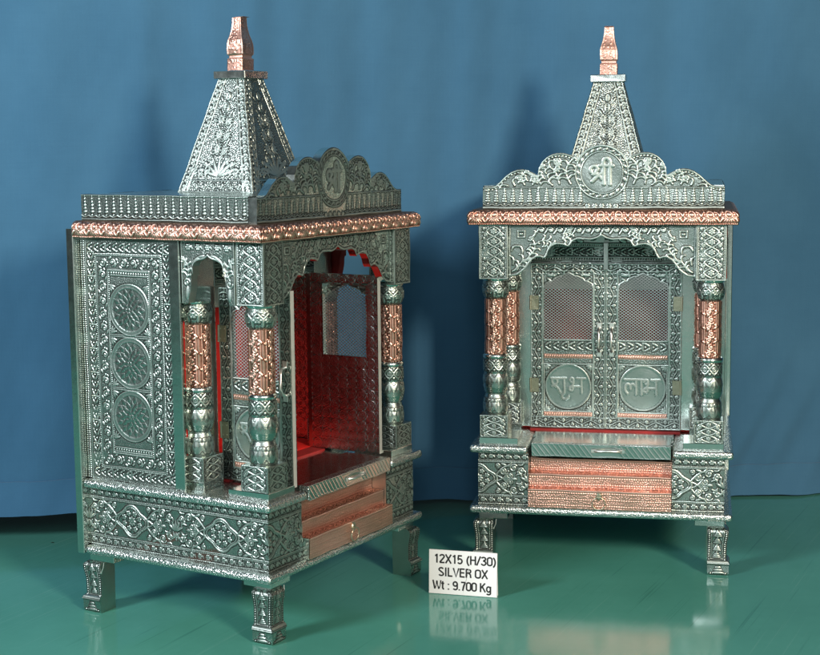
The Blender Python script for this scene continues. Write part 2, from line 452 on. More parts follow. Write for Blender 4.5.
COPPER = metal('embossed_copper', (.15, .050, .030), (.82, .45, .355), (.96, .65, .555), .48, .38, .25, .25, 260, .35)
MATTE = simple('bare_cut_edge', (.40, .41, .39), .55, .5, .15, 60, .2, 500)
COPPLAIN = metal('plain_copper_sheet', (.62, .28, .16), (.75, .36, .22), (.86, .46, .30), .3, .2, None, .15, 120, .5)
DARKFOIL = metal('aged_copper_foil', (.10, .06, .045), (.22, .14, .10), (.40, .28, .22), .5, .3, None, .5, 300, .8, .6, 500)
BRASS = metal('dull_brass', (.20, .20, .14), (.38, .38, .28), (.55, .54, .42), .4, .3)
WIRE = metal('galvanised_wire', (.36, .37, .36), (.44, .45, .44), (.52, .53, .52), .45, .36, None, .05)
STEEL = metal('polished_steel', (.7, .7, .68), (.8, .8, .78), (.9, .9, .87), .34, .26, None, .05)

REDSHADE = simple('shaded_red_velvet', (.42, .014, .012), .8, .3, .25, 60, .4, 900)  # darker copy of the red velvet: the chamber's shade put into its colour
QUILT = metal('quilted_silver', (.14, .15, .145), (.52, .54, .53), (.72, .74, .73), .26, .15, None, .06, 120, .2)
RED = simple('red_velvet', (.80, .022, .018), .6, .3, .25, 60, .4, 900)
REDPAINT = simple('red_painted_wood', (.32, .02, .02), .5, .4, .3, 40, .2)
DARKWOOD = simple('dark_wood', (.05, .035, .028), .6, .3, .3, 20)
CARDW = simple('white_card', (.80, .82, .84), .42, .5, .02, 15)
CARDEDGE = simple('clear_acrylic_edge', (.55, .60, .58), .15, .6, .1)
INK = simple('black_ink', (.02, .02, .022), .5, .4, .1)

def floor_mat():
    m, nt, N, L, b = newmat('teal_gloss_paint'); tc = N.new('ShaderNodeTexCoord')
    n1 = noise(N, L, tc.outputs['Object'], 3.2, 5, .6); n2 = noise(N, L, tc.outputs['Object'], 26, 5, .65)
    mx = N.new('ShaderNodeMath'); mx.operation = 'MULTIPLY_ADD'; mx.inputs[1].default_value = .3
    L.new(n2.outputs['Fac'], mx.inputs[0]); L.new(n1.outputs['Fac'], mx.inputs[2])
    base = ramp(N, L, mx.outputs[0], [(.4, (.064, .254, .202)), (.62, (.074, .284, .226)), (.85, (.086, .315, .255))])
    # scuffs and scratches: long thin streaks running one way across the sheet
    mp = N.new('ShaderNodeMapping'); mp.vector_type = 'TEXTURE'; mp.inputs['Rotation'].default_value = (0, 0, math.radians(64)); mp.inputs['Scale'].default_value = (.42, .0048, 1)
    L.new(tc.outputs['Object'], mp.inputs['Vector'])
    sn = noise(N, L, mp.outputs['Vector'], 1.0, 2, .5)
    brk = noise(N, L, tc.outputs['Object'], 5, 3, .6); bk = ramp(N, L, brk.outputs['Fac'], [(.40, (0, 0, 0)), (.56, (1, 1, 1))])
    li0 = ramp(N, L, sn.outputs['Fac'], [(.63, (0, 0, 0)), (.70, (1, 1, 1))]); dk0 = ramp(N, L, sn.outputs['Fac'], [(.29, (1, 1, 1)), (.37, (0, 0, 0))])
    li = N.new('ShaderNodeMix'); li.data_type = 'RGBA'; li.inputs[6].default_value = (0, 0, 0, 1); L.new(bk.outputs['Color'], li.inputs[0]); L.new(li0.outputs['Color'], li.inputs[7])
    dk = N.new('ShaderNodeMix'); dk.data_type = 'RGBA'; dk.inputs[7].default_value = (0, 0, 0, 1); L.new(bk.outputs['Color'], dk.inputs[0]); L.new(dk0.outputs['Color'], dk.inputs[6])
    a = N.new('ShaderNodeMix'); a.data_type = 'RGBA'; a.inputs[7].default_value = (.16, .38, .32, 1)
    f1 = N.new('ShaderNodeMath'); f1.operation = 'MULTIPLY'; f1.inputs[1].default_value = .36; L.new(li.outputs[2], f1.inputs[0])
    L.new(f1.outputs[0], a.inputs[0]); L.new(base.outputs['Color'], a.inputs[6])
    c = N.new('ShaderNodeMix'); c.data_type = 'RGBA'; c.inputs[7].default_value = (.022, .13, .10, 1)
    f2 = N.new('ShaderNodeMath'); f2.operation = 'MULTIPLY'; f2.inputs[1].default_value = .42; L.new(dk.outputs[2], f2.inputs[0])
    L.new(f2.outputs[0], c.inputs[0]); L.new(a.outputs[2], c.inputs[6])
    # specks of dirt
    vo = N.new('ShaderNodeTexVoronoi'); vo.inputs['Scale'].default_value = 9; L.new(tc.outputs['Object'], vo.inputs['Vector'])
    sp = ramp(N, L, vo.outputs['Distance'], [(.018, (1, 1, 1)), (.03, (0, 0, 0))])
    d = N.new('ShaderNodeMix'); d.data_type = 'RGBA'; d.inputs[7].default_value = (.03, .045, .03, 1)
    L.new(sp.outputs['Color'], d.inputs[0]); L.new(c.outputs[2], d.inputs[6])
    L.new(d.outputs[2], b.inputs['Base Color'])
    rr = N.new('ShaderNodeMapRange'); rr.inputs['To Min'].default_value = .07; rr.inputs['To Max'].default_value = .17
    L.new(n2.outputs['Fac'], rr.inputs['Value']); L.new(rr.outputs['Result'], b.inputs['Roughness'])
    b.inputs['IOR'].default_value = 1.42
    bp = N.new('ShaderNodeBump'); bp.inputs['Strength'].default_value = .05; bp.inputs['Distance'].default_value = .002
    n4 = noise(N, L, tc.outputs['Object'], 14, 3); L.new(n4.outputs['Fac'], bp.inputs['Height']); L.new(bp.outputs['Normal'], b.inputs['Normal'])
    return m
def cloth_mat():
    m, nt, N, L, b = newmat('blue_cotton'); tc = N.new('ShaderNodeTexCoord')
    n1 = noise(N, L, tc.outputs['Object'], 5, 4, .6)
    th = []
    for sc in ((520, 1, 14), (14, 1, 520)):
        mp = N.new('ShaderNodeMapping'); mp.inputs['Scale'].default_value = sc; L.new(tc.outputs['Object'], mp.inputs['Vector'])
        th.append(noise(N, L, mp.outputs['Vector'], 1, 3, .65))
    t1 = N.new('ShaderNodeMath'); t1.operation = 'ADD'; L.new(th[0].outputs['Fac'], t1.inputs[0]); L.new(th[1].outputs['Fac'], t1.inputs[1])
    t2 = N.new('ShaderNodeMath'); t2.operation = 'MULTIPLY_ADD'; t2.inputs[1].default_value = .18; L.new(t1.outputs[0], t2.inputs[0]); L.new(n1.outputs['Fac'], t2.inputs[2])
    r = ramp(N, L, t2.outputs[0], [(.72, (.042, .132, .236)), (1., (.056, .163, .280)), (1.0, (.056, .163, .280))])
    r.color_ramp.elements[0].position = .35; r.color_ramp.elements[1].position = .70
    sc_ = N.new('ShaderNodeMath'); sc_.operation = 'MULTIPLY'; sc_.inputs[1].default_value = .72; L.new(t2.outputs[0], sc_.inputs[0]); L.new(sc_.outputs[0], r.inputs['Fac'])
    L.new(r.outputs['Color'], b.inputs['Base Color']); b.inputs['Roughness'].default_value = .85; b.inputs['Specular IOR Level'].default_value = .2
    b.inputs['Sheen Weight'].default_value = .15
    hs = []
    for sc in ((900, 1, 260), (260, 1, 900)):
        mp = N.new('ShaderNodeMapping'); mp.inputs['Scale'].default_value = sc; L.new(tc.outputs['Object'], mp.inputs['Vector'])
        hs.append(noise(N, L, mp.outputs['Vector'], 1, 2))
    ad = N.new('ShaderNodeMath'); ad.operation = 'ADD'; L.new(hs[0].outputs['Fac'], ad.inputs[0]); L.new(hs[1].outputs['Fac'], ad.inputs[1])
    bp = N.new('ShaderNodeBump'); bp.inputs['Strength'].default_value = .24; bp.inputs['Distance'].default_value = .0006
    L.new(ad.outputs[0], bp.inputs['Height']); L.new(bp.outputs['Normal'], b.inputs['Normal'])
    return m
FLOOR, CLOTH = floor_mat(), cloth_mat()

# =====================================================================
#  THE SHRINE (built once in its own frame: front = -y, origin on the floor)
# =====================================================================
X, Y, Z = V3(1, 0, 0), V3(0, 1, 0), V3(0, 0, 1)
MM = [SILVER, PLAIN, COPPER, FOIL, REDPAINT, DARKWOOD, QUILT, MATTE]     # shared slot order
WC, YB = .19, .13

def build_shrine():
    root = empty('home_shrine', (0, 0, 0))
    # ---------------- legs ------------------------------------------------
    def leg_off(z): return np.interp(z, [0, .003, .015, .018, .021, .024, .045, .058, .063, .066, .069], [.0008, 0, 0, -.0012, .0008, .0036, .0034, .001, .0006, .002, .006])
    R = Ras(.03, .069, .0006)
    for sx in (.0026, .0274): R.beads(sx, .022, sx, .068, .003, .0011)
    R.line(.006, .024, .006, .066, .0007, .7); R.line(.024, .024, .024, .066, .0007, .7)
    for k in range(4):
        z0 = .025 + k * .0105
        for q in range(4): R.dome(.015, z0 + .001 + q * .0023, .0068 - .0016 * q, .00125)
        R.dome(.015, z0 + .0095, .0012)
    R.line(0, .0205, .03, .0205, .0018, .8); R.line(0, .0175, .03, .0175, .0009, .8)
    for q in range(3): R.dome(.015, .004 + q * .004, .0085 - .0022 * q, .0018)
    R.beads(.003, .003, .027, .003, .003, .001)
    m = MB(); zz = R.y; o = leg_off(zz)
    for fl in (0, 1):
        T = R.x[None, :] / .03; O = np.repeat(o[:, None], R.nx, 1); A = O + (.03 - O) * (1 - T) if not fl else O + (.03 - O) * T
        D = O - R.H * .0009; ZZ = np.repeat(zz[:, None], R.nx, 1)
        P = np.stack([D, A, ZZ], -1) if not fl else np.stack([A, D, ZZ], -1)      # -x face (u runs -y), -y face (u runs +x)
        m.grid(P, R.attr(), 0)
    rings = np.array([[(.03, c, z), (.03, .03, z), (c, .03, z)] for c, z in zip(o, zz)])
    m.grid(rings, .45, 0, smooth=False)  # plain inner faces toned darker, standing in for shade under the shrine
    for k, s_ in ((0, -1), (-1, 1)):
        q = [(o[k], o[k], zz[k]), (.03, o[k], zz[k]), (.03, .03, zz[k]), (o[k], .03, zz[k])]
        m.add(q[::s_], [(0, 1, 2, 3)], .4, 0)
    lg = m.build('leg', MM, root, (-.1845, -.1725, 0))
    pm = MB(); pm.box(.0085, .0505, .0065, .0485, .0692, .0782, 1)
    pm.build('leg_plate', MM, lg)
    nm = MB(); nm.tube([(.034, .005, .0690), (.0335, .004, .062), (.031, .003, .056)], .0007, 0, 6); nm.tube([(.031, .003, .056), (.0302, .003, .0545)], .0014, 0, 6)
    nm.build('nail', [STEEL], lg)
    for lx, ly, rz in ((.1845, -.1725, PI / 2), (.1845, .1335, PI), (-.1895, .1345, -PI / 2)):
        c = copy_tree(lg, root); c.location = (lx, ly, 0); c.rotation_euler = (0, 0, rz)
    # ---------------- ledges ------------------------------------------------
    m = MB(); m.box(-.189, .189, -.1745, YB - .0005, .0785, .0898, 3, bev=.0045, seg=3); m.build('lower_ledge', MM, root)
    m = MB()
    for s_ in (-1, 1):
        a, b = sorted((s_ * .189, s_ * .1035)); m.box(a, b, -.1745, YB - .0005, .1682, .1802, 3, bev=.0045, seg=3)
    m.box(-.1034, .1034, -.1, YB - .0005, .1662, .1796, 3, bev=.0005)
    m.build('upper_ledge', MM, root)
    # ---------------- base box with friezes --------------------------------
    def frieze(L):
        R = Ras(L, .0785, .00065); W = .0785
        for z in (.0015, .0125, .066, .077): R.beads(0, z, L, z, .0022, .0009)
        R.line(0, .0145, L, .0145, .0008, .8); R.line(0, .064, L, .064, .0008, .8)
        band(R, b_flower, 0, .0022, L, .0098); band(R, b_flower, 0, .067, L, .0098)
        n = max(1, round(L / .147)); p = L / n; yc = .0393
        for k in range(n):
            c = (k + .5) * p
            for sc, wd in ((1, .0014), (.86, .0007)):
                R.stroke([(c + sc * .0245 * (1 + .13 * math.cos(4 * t)) * math.cos(t), yc + sc * .0186 * (1 + .13 * math.cos(4 * t)) * math.sin(t)) for t in np.linspace(0, 2 * PI, 49)], wd)
            R.flower(c, yc, .0068, 8)
            for q in range(8):
                a = PI / 8 + q * PI / 4; R.flower(c + .0138 * math.cos(a), yc + .0108 * math.sin(a), .0040, 5, .35)
            for s_ in (-1, 1):
                an = (lambda v: v) if s_ > 0 else (lambda v: PI - v)
                for v_ in (-1, 1):
                    R.stroke([(c + s_ * (.0255 + .020 * t), yc + v_ * (.004 + .0155 * math.sin(t * PI / 2))) for t in np.linspace(0, 1, 8)], .0013)
                    R.stroke([(c + s_ * (.0255 + .018 * t), yc - v_ * .004 + v_ * .0125 * t * t) for t in np.linspace(0, 1, 8)], .0010)
                    R.spiral(c + s_ * .0365, yc + v_ * .0105, .0052, v_ * PI / 2, -s_ * v_, 1.5, .0010)
                    R.spiral(c + s_ * .0285, yc + v_ * .0190, .0038, -v_ * PI / 2, s_ * v_, 1.3, .0009)
                    R.spiral(c + s_ * .0520, yc + v_ * .0165, .0058, an(0) + v_ * .6, s_ * v_, 1.5, .0010)
                    R.spiral(c + s_ * .0640, yc + v_ * .0130, .0050, -v_ * PI / 2, -s_ * v_, 1.4, .0010)
                    R.spiral(c + s_ * .0470, yc + v_ * .0050, .0044, an(PI), s_ * v_, 1.4, .0009)
                    comma(R, c + s_ * .0420, yc + v_ * .0200, an(v_ * .1), .010, s_ * v_, .0011); comma(R, c + s_ * .0560, yc + v_ * .0060, an(v_ * .5), .010, -s_ * v_, .0011)
                    comma(R, c + s_ * .0590, yc + v_ * .0215, an(-v_ * .3), .010, s_ * v_, .0011); comma(R, c + s_ * .0690, yc + v_ * .0060, an(v_ * 1.2), .009, s_ * v_, .0010)
                    R.leaf(c + s_ * .0330, yc + v_ * .0225, an(-v_ * .3), .009, .0034); R.dome(c + s_ * .0445, yc + v_ * .0115, .0016); R.dome(c + s_ * .0585, yc + v_ * .0105, .0015)
                R.flower(c + s_ * .0405, yc, .0042, 6)
                cx = c + s_ * p * .5
                for q in range(5): R.leaf(cx, yc - .004, PI / 2 + (q - 2) * .5, .014, .0036)
                for q in range(3): R.leaf(cx, yc - .006, -PI / 2 + (q - 1) * .55, .011, .0034)
                R.leaf(c + s_ * .0475, yc, an(0), .010, .0040)
        R.fill(.0026, .2, 21)
        return R
    m = MB(); zb = .0896; Ls = .1646 + YB; fs = frieze(Ls)
    m.relief(fs, (-.1765, YB, zb), -Y, Z, -X, .0010)
    m.relief(fs, (.1765, -.1646, zb), Y, Z, X, .0010)
    ff = frieze(.147)
    m.cut(ff, .0735, .147, lambda x: 0., lambda x: .0785, (-.177 - .0735, -.1641, zb), X, Z, -Y, .0010, step=.00065)
    m.cut(ff, .0735, .147, lambda x: 0., lambda x: .0785, (.1035 - .0735, -.1641, zb), X, Z, -Y, .0010, step=.00065)
    for s_ in (-1, 1):
        a, b = sorted((s_ * .1762, s_ * .1035)); m.box(a, b, -.1638, -.09, .0899, .1681, 0, .35, 0)
        a, b = sorted((s_ * .1762, s_ * .16)); m.box(a, b, -.0898, YB - .001, .0899, .1681, 5, .35, 0)
    m.box(-.1034, .1034, -.102, -.0905, .0899, .1661, 5, .2, 0)
    m.build('base_box', MM, root)
    # ---------------- copper step drawers ---------------------------------
    def steps(y, z0, z1, x0, x1, yb):
        L = x1 - x0; R = Ras(L, z1 - z0, .0006); h = z1 - z0
        nrow = 3 if h > .022 else 2
        for k in range(nrow):
            zc = h * (k + .5) / nrow; R.beads(0, zc, L, zc, .0034, .0011)
        R.line(0, h - .0008, L, h - .0008, .0008)
        R.fill(.0030, .65, 41); R.H = .38 + .62 * R.H
        m = MB(); m.relief(R, (x0, y, z0), X, Z, -Y, .0013, 2)
        Rt = Ras(L, yb - y, .0008); band(Rt, b_vine, 0, .001, L, .014); Rt.fill(.003, .6, 31)
        m.relief(Rt, (x0, y, z1), X, Y, Z, .0006, 2)
        m.box(x0, x1, y + .0004, yb, z0, z1 - .0003, 1, .8, 0)
        return m
    d1 = steps(-.1745, .0903, .1178, -.1028, .1028, -.1032).build('step_drawer', MM, root)
    steps(-.1600, .1181, .1375, -.1028, .1028, -.1032).build('step_drawer', MM, root)
    steps(-.1405, .1378, .1568, -.1028, .1028, -.1032).build('step_drawer', MM, root)
    m = MB(); m.lathe([(-.0015, .0005), (0, .006), (.0012, .006), (.0022, .004)], nth=20)
    for k in range(len(m.v)): m.v[k] = np.stack([m.v[k][:, 0] * .8, -.1752 - m.v[k][:, 2], .1105 + m.v[k][:, 1]], -1)
    m.box(-.0035, .0035, -.1765, -.1753, .107, .1165, 0, .6)
    m.tube([(0.0092 * math.sin(t), -.1785 - .0006 * math.cos(t), .1005 + .0092 * math.cos(t)) for t in np.linspace(0, 2 * PI, 28, endpoint=False)], .0009, 0, 8, closed=True)
    m.tube([(0, -.1755, .1092), (0, -.1795, .1092)], .0014, 0)
    m.build('ring_pull', [BRASS], d1)
    # ---------------- pull-out tray ----------------------------------------
    L, h = .199, .0188; R = Ras(L, h, .0006); R.H[:] = .25
    for k in range(-3, 30):
        x0 = k * .0075; 
        if .085 < x0 + .006 < .125: continue
        R.stroke([(x0 + .0125, .001), (x0, h - .001)], .0009, 1.)
    R.frame(.0006, .0006, L - .0006, h - .0006, .0007)
    m = MB(); m.relief(R, (-.0978, -.1722, .1662), X, Z, -Y, .0005, 0)
    m.box(-.0978, .1012, -.1717, -.1590, .1664, .1851, 3, .8, .0005); m.box(-.0977, .1011, -.1588, -.1005, .1664, .1848, 1, .8, .0003)
    tr = m.build('pull_tray', [PLAIN if q is SILVER else q for q in MM], root)
    m = MB(); cx, zc = .0125, .1765
    m.tube([(cx - .019, -.1727, zc), (cx - .015, -.178, zc + .0004), (cx, -.1795, zc + .001), (cx + .015, -.178, zc + .0004), (cx + .019, -.1727, zc)], [.0022, .002, .0022, .002, .0022], 0, 10)
    for s_ in (-1, 1): m.box(cx + s_ * .0205 - .004, cx + s_ * .0205 + .004, -.1742, -.1728, zc - .003, zc + .003, 0, .9)
    m.build('handle', [STEEL], tr)
    # ---------------- porch + chamber floor ---------------------------------
    m = MB(); m.box(-.1034, .1034, -.1003, -.0563, .1797, .1816, 1, .8, 0)
    m.build('porch_floor', MM, root)
    m = MB(); m.box(-.1128, .1128, -.0560, -.0301, .1805, .1840, 1, .8, 0); m.box(-.158, .158, -.0300, YB - .001, .1805, .1844, 0, .8, 0); m.build('chamber_floor', [RED, REDPAINT], root)
    # ---------------- pillars --------------------------------------------------
    PX, PYF, PXB, PYB = .1538, -.1436, .1465, -.0375
    H0 = .0205                                       # half pedestal
    dark_ring = Ras(.108, .02, .0007); band(dark_ring, b_chain, 0, .001, .108, .018, pitch=.0135)
    ped = b_chain(.0328, .041, .0006).H.T
    Rp = Ras(.041, .0328, .0006); band(Rp, b_knot, .003, .001, .0306, .035, True, pitch=.0102) ; Rp.fill(.003, .5, 12); Rp.frame(.001, .001, .040, .0318, .0008, .8)
    m = MB()
    prof = [(.2226, .0165), (.226, .0176), (.236, .0182), (.246, .0172), (.2515, .0152), (.2535, .0150), (.2555, .0166), (.263, .0186), (.272, .0189), (.2795, .0180), (.283, .0170), (.285, .0172)]
    flute = Ras(.11, .0624, .0007)
    for k in range(8):
        c = .01375 * (k + .5)
        for q in (-.55, 0, .55): flute.leaf(c, .002, PI / 2 + q, .020, .0050)
        flute.spiral(c - .003, .021, .0028, 0, 1, 1.1, .0009); flute.spiral(c + .0035, .021, .0028, PI, -1, 1.1, .0009)
        for q in (-.5, 0, .5): flute.leaf(c, .061, -PI / 2 + q, .016, .0042)
        flute.flower(c + .0068, .052, .0036, 6)
    flute.H *= .6; flute.H[(flute.y > .033) & (flute.y < .044)] *= .25
    m.lathe(prof, flute, .0007, 168, 84)
    m.lathe([(.285, .0172), (.2862, .0176), (.304, .0176), (.305, .017)], dark_ring, .0007, 150, 26)
    m.lathe([(.3051, .017), (.3058, .0186), (.310, .0188), (.3119, .0172)], None, 0, 64, mat=1)
    pil = m.build('pillar', MM, root, (-PX, PYF, 0))
    m = MB()
    for u, n in ((X, -Y), (Y, X), (-X, Y), (-Y, -X)):
        m.relief(Rp, -u * H0 + n * H0 + Z * .1900, u, Z, n, .0008)
    m.box(-H0 + .0003, H0 - .0003, -H0 + .0003, H0 - .0003, .1901, .2226, 0, .7, 0)
    m.build('pedestal', MM, pil)
    sh = Ras(.1037, .080, .0006)
    for k in range(4):                                # S-scrolls on the four faces
        x0 = .1037 * (k / 4)
        for q in range(8):
            zc = .005 + q * .01; sg = 1 if q % 2 else -1
            for xx in (x0, x0 + .1037):
                sh.spiral(xx + sg * .0016, zc, .0043, sg * PI / 2, sg, 1.2, .0011)
                sh.leaf(xx - sg * .0058, zc + .0035, sg * .7, .0075, .0030); sh.leaf(xx - sg * .0042, zc - .0035, sg * -.5, .0065, .0028)
                sh.leaf(xx + sg * .0066, zc - .0040, PI + sg * .5, .0065, .0028); sh.dome(xx + sg * .0064, zc + .003, .0012)
            for xx in (x0 - .0088, x0 + .0088): sh.line(xx % .1037, zc - .005, xx % .1037, zc + .005, .0008, .8)
    m = MB(); m.lathe([(.312, .0152), (.3922, .0152)], sh, .0010, 176, 112, sides=4, pw=.28)
    cs = m.build('shaft', [COPPER], pil)
    m = MB(); cup = Ras(.1, .0295, .0007)
    for k in range(8):
        c = .0125 * (k + .5); cup.flower(c, .014, .0055, 6); cup.leaf(c - .0062, .002, PI / 2, .012, .004); cup.stroke([(c - .006, .004), (c - .0056, .016), (c, .0235), (c + .0056, .016), (c + .006, .004)], .0010)
    cup.fill(.0034, .4, 4)
    m.lathe([(.3923, .0135), (.396, .0168), (.403, .0188), (.410, .0192), (.4165, .0182), (.4185, .0170)], cup, .0009, 150, 40)
    m.lathe([(.4186, .0172), (.4195, .0192), (.4222, .0194)], None, 0, 64, mat=1)
    m.build('capital', MM, pil)
    Rh = Ras(.0422, .079, .0006); Rh.frame(.0011, .001, .0411, .078, .0009); Rh.beads(.0032, .002, .0032, .077, .0022, .0008); Rh.beads(.039, .002, .039, .077, .0022, .0008)
    band(Rh, b_knot, .005, .003, .073, .0322, True, pitch=.0146)
    for k in range(5):
        pass
    Rh.fill(.0032, .5, 11)
    h1 = .0211; hd = MB()
    for u, n in ((X, -Y), (Y, X), (-X, Y), (-Y, -X)):
        hd.relief(Rh, -u * h1 + n * h1 + Z * .4223, u, Z, n, .0007)
    hd.box(-h1 + .0003, h1 - .0003, -h1 + .0003, h1 - .0003, .4224, .501, 0, .6, 0)
    back = copy_tree(pil, root); back.location = (-PXB, PYB, 0)
    back2 = copy_tree(pil, root); back2.location = (PXB, PYB, 0)
    for bk in (back, back2):
        m = MB(); m.box(-H0, H0, -H0, H0, .1803, .1899, 0, .55, .0004); m.build('pillar_foot', MM, bk)
    head = hd.build('pillar_head', MM, pil)
    front2 = copy_tree(pil, root); front2.location = (PX, PYF, 0)
    for s_ in (-1, 1):
        a, b = sorted((s_ * .1752, s_ * .1185)); m = MB(); m.box(a, b, -.1648, -.1030, .1803, .1899, 1, .9, .0004)
        m.build('plinth', MM, root)
    # ---------------- side walls ------------------------------------------------
    W_, H_ = .1515, .3165; R = Ras(W_, H_, .0006)
    R.beads(.0022, 0, .0022, H_, .0028, .0011); R.beads(.0062, 0, .0062, H_, .0028, .0011); R.line(.0095, 0, .0095, H_, .0009, .7)
    frame_bands(R, b_leaf, .0115, .003, .1505, H_ - .003, .0125)
    x0, x1, y0, y1 = .0255, .1365, .017, H_ - .017
    for a, b, c, d in ((x0, y0, x1, y0), (x1, y0, x1, y1), (x1, y1, x0, y1), (x0, y1, x0, y0)): R.beads(a, b, c, d, .0026, .0010)
    R.frame(x0 + .002, y0 + .002, x1 - .002, y1 - .002, .0008, .8)
    frame_bands(R, b_scroll, x0 + .0035, y0 + .0035, x1 - .0035, y1 - .0035, .0155)
    px0, px1, py0, py1 = x0 + .0205, x1 - .0205, y0 + .0205, y1 - .0205
    R.frame(px0, py0, px1, py1, .001); R.beads(px0 + .0022, py0, px0 + .0022, py1, .0026, .0009); R.beads(px1 - .0022, py0, px1 - .0022, py1, .0026, .0009)
    band(R, b_dash, px0 + .004, py0 + .001, px1 - px0 - .008, .0075); band(R, b_dash, px0 + .004, py1 - .0085, px1 - px0 - .008, .0075)
    cx = (px0 + px1) / 2
    for k in range(3):
        cy = .2655 - .0697 * k - .0372 + .0372 - .0005 - .0395 + .0 
        cy = .1585 + (1 - k) * .0697
        medallion(R, cx, cy, .0315)
        for sx in (-1, 1):
            for sy in (-1, 1):
                for q in (-.5, 0, .5): R.leaf(cx + sx * .0315, cy + sy * .0315, math.atan2(-sy, -sx) + q, .010, .003)
                R.dome(cx + sx * .0305, cy + sy * .0305, .0019)
        if k < 2:
            for dz in (-.0012, .0012): R.line(px0 + .003, cy - .0348 + dz, px1 - .003, cy - .0348 + dz, .0008, .8)
    R.fill(.0026, .35, 22)
    m = MB(); m.relief(R, (-.1765, YB, .1806), -Y, Z, -X, .0009); m.box(-.1762, -.162, -.0213, YB - .0005, .1807, .5005, 0, .4, 0)
    Rq = Ras(.150, .30, .0008)
    q = .0150
    for i in range(11):
        for j in range(21):
            c = (i * q + q / 2, j * q + q / 2)
            for rr in (.0068, .0040):
                Rq.stroke([(c[0] + rr * math.cos(t) * (1.12 if k % 2 else 1), c[1] + rr * math.sin(t) * (1.12 if k % 2 else 1)) for k, t in enumerate(np.linspace(PI / 8, 2 * PI + PI / 8, 9))], .0008, 1 if rr > .005 else .8)
    Rq.H = .45 + .55 * Rq.H
    m.relief(Rq, (-.1617, -.0213, .185), Y, Z, X, .0014, 6)
    sw = m.build('side_panel', MM, root)
    sw2 = sw.copy(); COL.objects.link(sw2); sw2.parent = root; sw2.rotation_euler = (0, 0, PI); sw2.location = (0, YB - .0213, 0)
    for s_ in (-1, 1):
        m = MB(); a, b = sorted((s_ * .1775, s_ * .158)); m.box(a, b, -.0262, -.0217, .1803, .5006, 1, .6, .0004)
        a, b = sorted((s_ * .1800, s_ * .1769)); m.box(a, b, -.0375, -.0215, .1803, .5007, 1, .6, .0004)
        m.build('edge_strip', MM, sw if s_ < 0 else sw2)
        if s_ > 0:
            o = [x for x in bpy.data.objects if x.parent == sw2][0]; o.rotation_euler = (0, 0, -PI); o.location = (0, YB - .0213, 0)
    m = MB(); m.box(-.1892, .1892, YB, .1421, .0785, .513, 1, .8, .001); m.build('back_board', MM, root)
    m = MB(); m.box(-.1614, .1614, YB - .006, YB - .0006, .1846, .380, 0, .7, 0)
    m.build('chamber_lining', [REDSHADE], root)
    m = MB(); m.box(-.1598, -.1570, -.027, YB - .0065, .1846, .40, 0, .7, 0); m.build('red_bounce_panel', [RED], root)  # unseen red panel, added so the open door's inner face reflects red
    m = MB(); Rw = Ras(.32, .120, .001); Rw.H = .45 + .0 * Rw.H
    band(Rw, b_scroll, 0, .02, .32, .03); band(Rw, b_wave, 0, .06, .32, .022)
    band(Rw, b_leaf, 0, .09, .32, .02); m.relief(Rw, (-.16, YB - .004, .3805), X, Z, -Y, .0009); m.build('chamber_back', MM, root)
    # ---------------- arches --------------------------------------------------------
    FA = [(-.1327, .4262), (-.1205, .4280), (-.1150, .4318), (-.1098, .436), (-.1043, .4441), (-.099, .4505), (-.0926, .4540), (-.0875, .4540), (-.0815, .4515), (-.0783, .4555), (-.0755, .4633), (-.070, .470), (-.062, .4728), (-.0535, .4718), (-.0468, .4690), (-.0445, .4715), (-.0412, .4768), (-.0348, .4797), (-.024, .4798), (-.0151, .4788), (-.007, .4806), (0., .4845)]
    def fz(x):
        x = -abs(x)
        for (xa, za), (xb, zb_) in zip(FA, FA[1:]):
            if xa <= x <= xb:
                t = (x - xa) / (xb - xa); return za + (zb_ - za) * t
        return FA[0][1]
    ztop = .5008; zl = .4255; wA = .2654; R = Ras(wA, ztop - zl + .0005, .0006)
    f0 = lambda x: fz(x - wA / 2) - zl
    xs = np.linspace(0, wA, 160)
    R.stroke([(x, f0(x) + .0016) for x in xs], .0014)
    R.beads(0, ztop - zl - .0016, wA, ztop - zl - .0016, .0024, .0009)
    band(R, b_wave, .040, ztop - zl - .0150, wA - .08, .0125)
    for sx in (0, 1):
        fx = (lambda x: wA - x) if sx else (lambda x: x)
        sg = -1 if sx else 1; an = (lambda a: PI - a) if sx else (lambda a: a)
        for p_, a_, l_, k_ in ((.012, -.6, .026, 1), (.030, .45, .026, 1), (.022, 2.3, .022, -1), (.048, .2, .02, 1)):
            pass
        a0, b0 = min(fx(.013), fx(.023)), max(fx(.013), fx(.023))
        R.frame(a0, .057, b0, .066, .0010); R.rect(a0 + .0028, .0598, b0 - .0028, .0632, .8)
        spray(R, fx(.012), .010, an(1.15), .034, -sg); spray(R, fx(.030), .030, an(.75), .026, sg); comma(R, fx(.006), .018, an(1.3), .016, sg)
        comma(R, fx(.005), .008, an(.35), .014, sg); comma(R, fx(.004), .038, an(1.2), .014, -sg); comma(R, fx(.020), .034, an(1.5), .016, sg); comma(R, fx(.022), .022, an(.6), .014, -sg)
        spray(R, fx(.044), .051, an(.2), .026, -sg); spray(R, fx(.074), .0545, an(.05), .022, sg); comma(R, fx(.030), .056, an(.3), .016, sg); comma(R, fx(.098), .0565, an(.1), .014, -sg)
        R.line(fx(.0014), 0, fx(.0014), ztop - zl, .001)
    R.fill(.0026, .08, 25)
    m = MB(); xs = sorted(set(list(np.linspace(0, wA, 380)) + [wA / 2 + s_ * a for a, _ in FA for s_ in (-1, 1)]))
    m.cut(R, 0, wA, f0, lambda x: ztop - zl, (-.1327, -.1575, zl), X, Z, -Y, .0010, 0, thick=.011, back_mat=0, edge_mat=1, xs=xs)
    m.build('front_arch', MM, root)
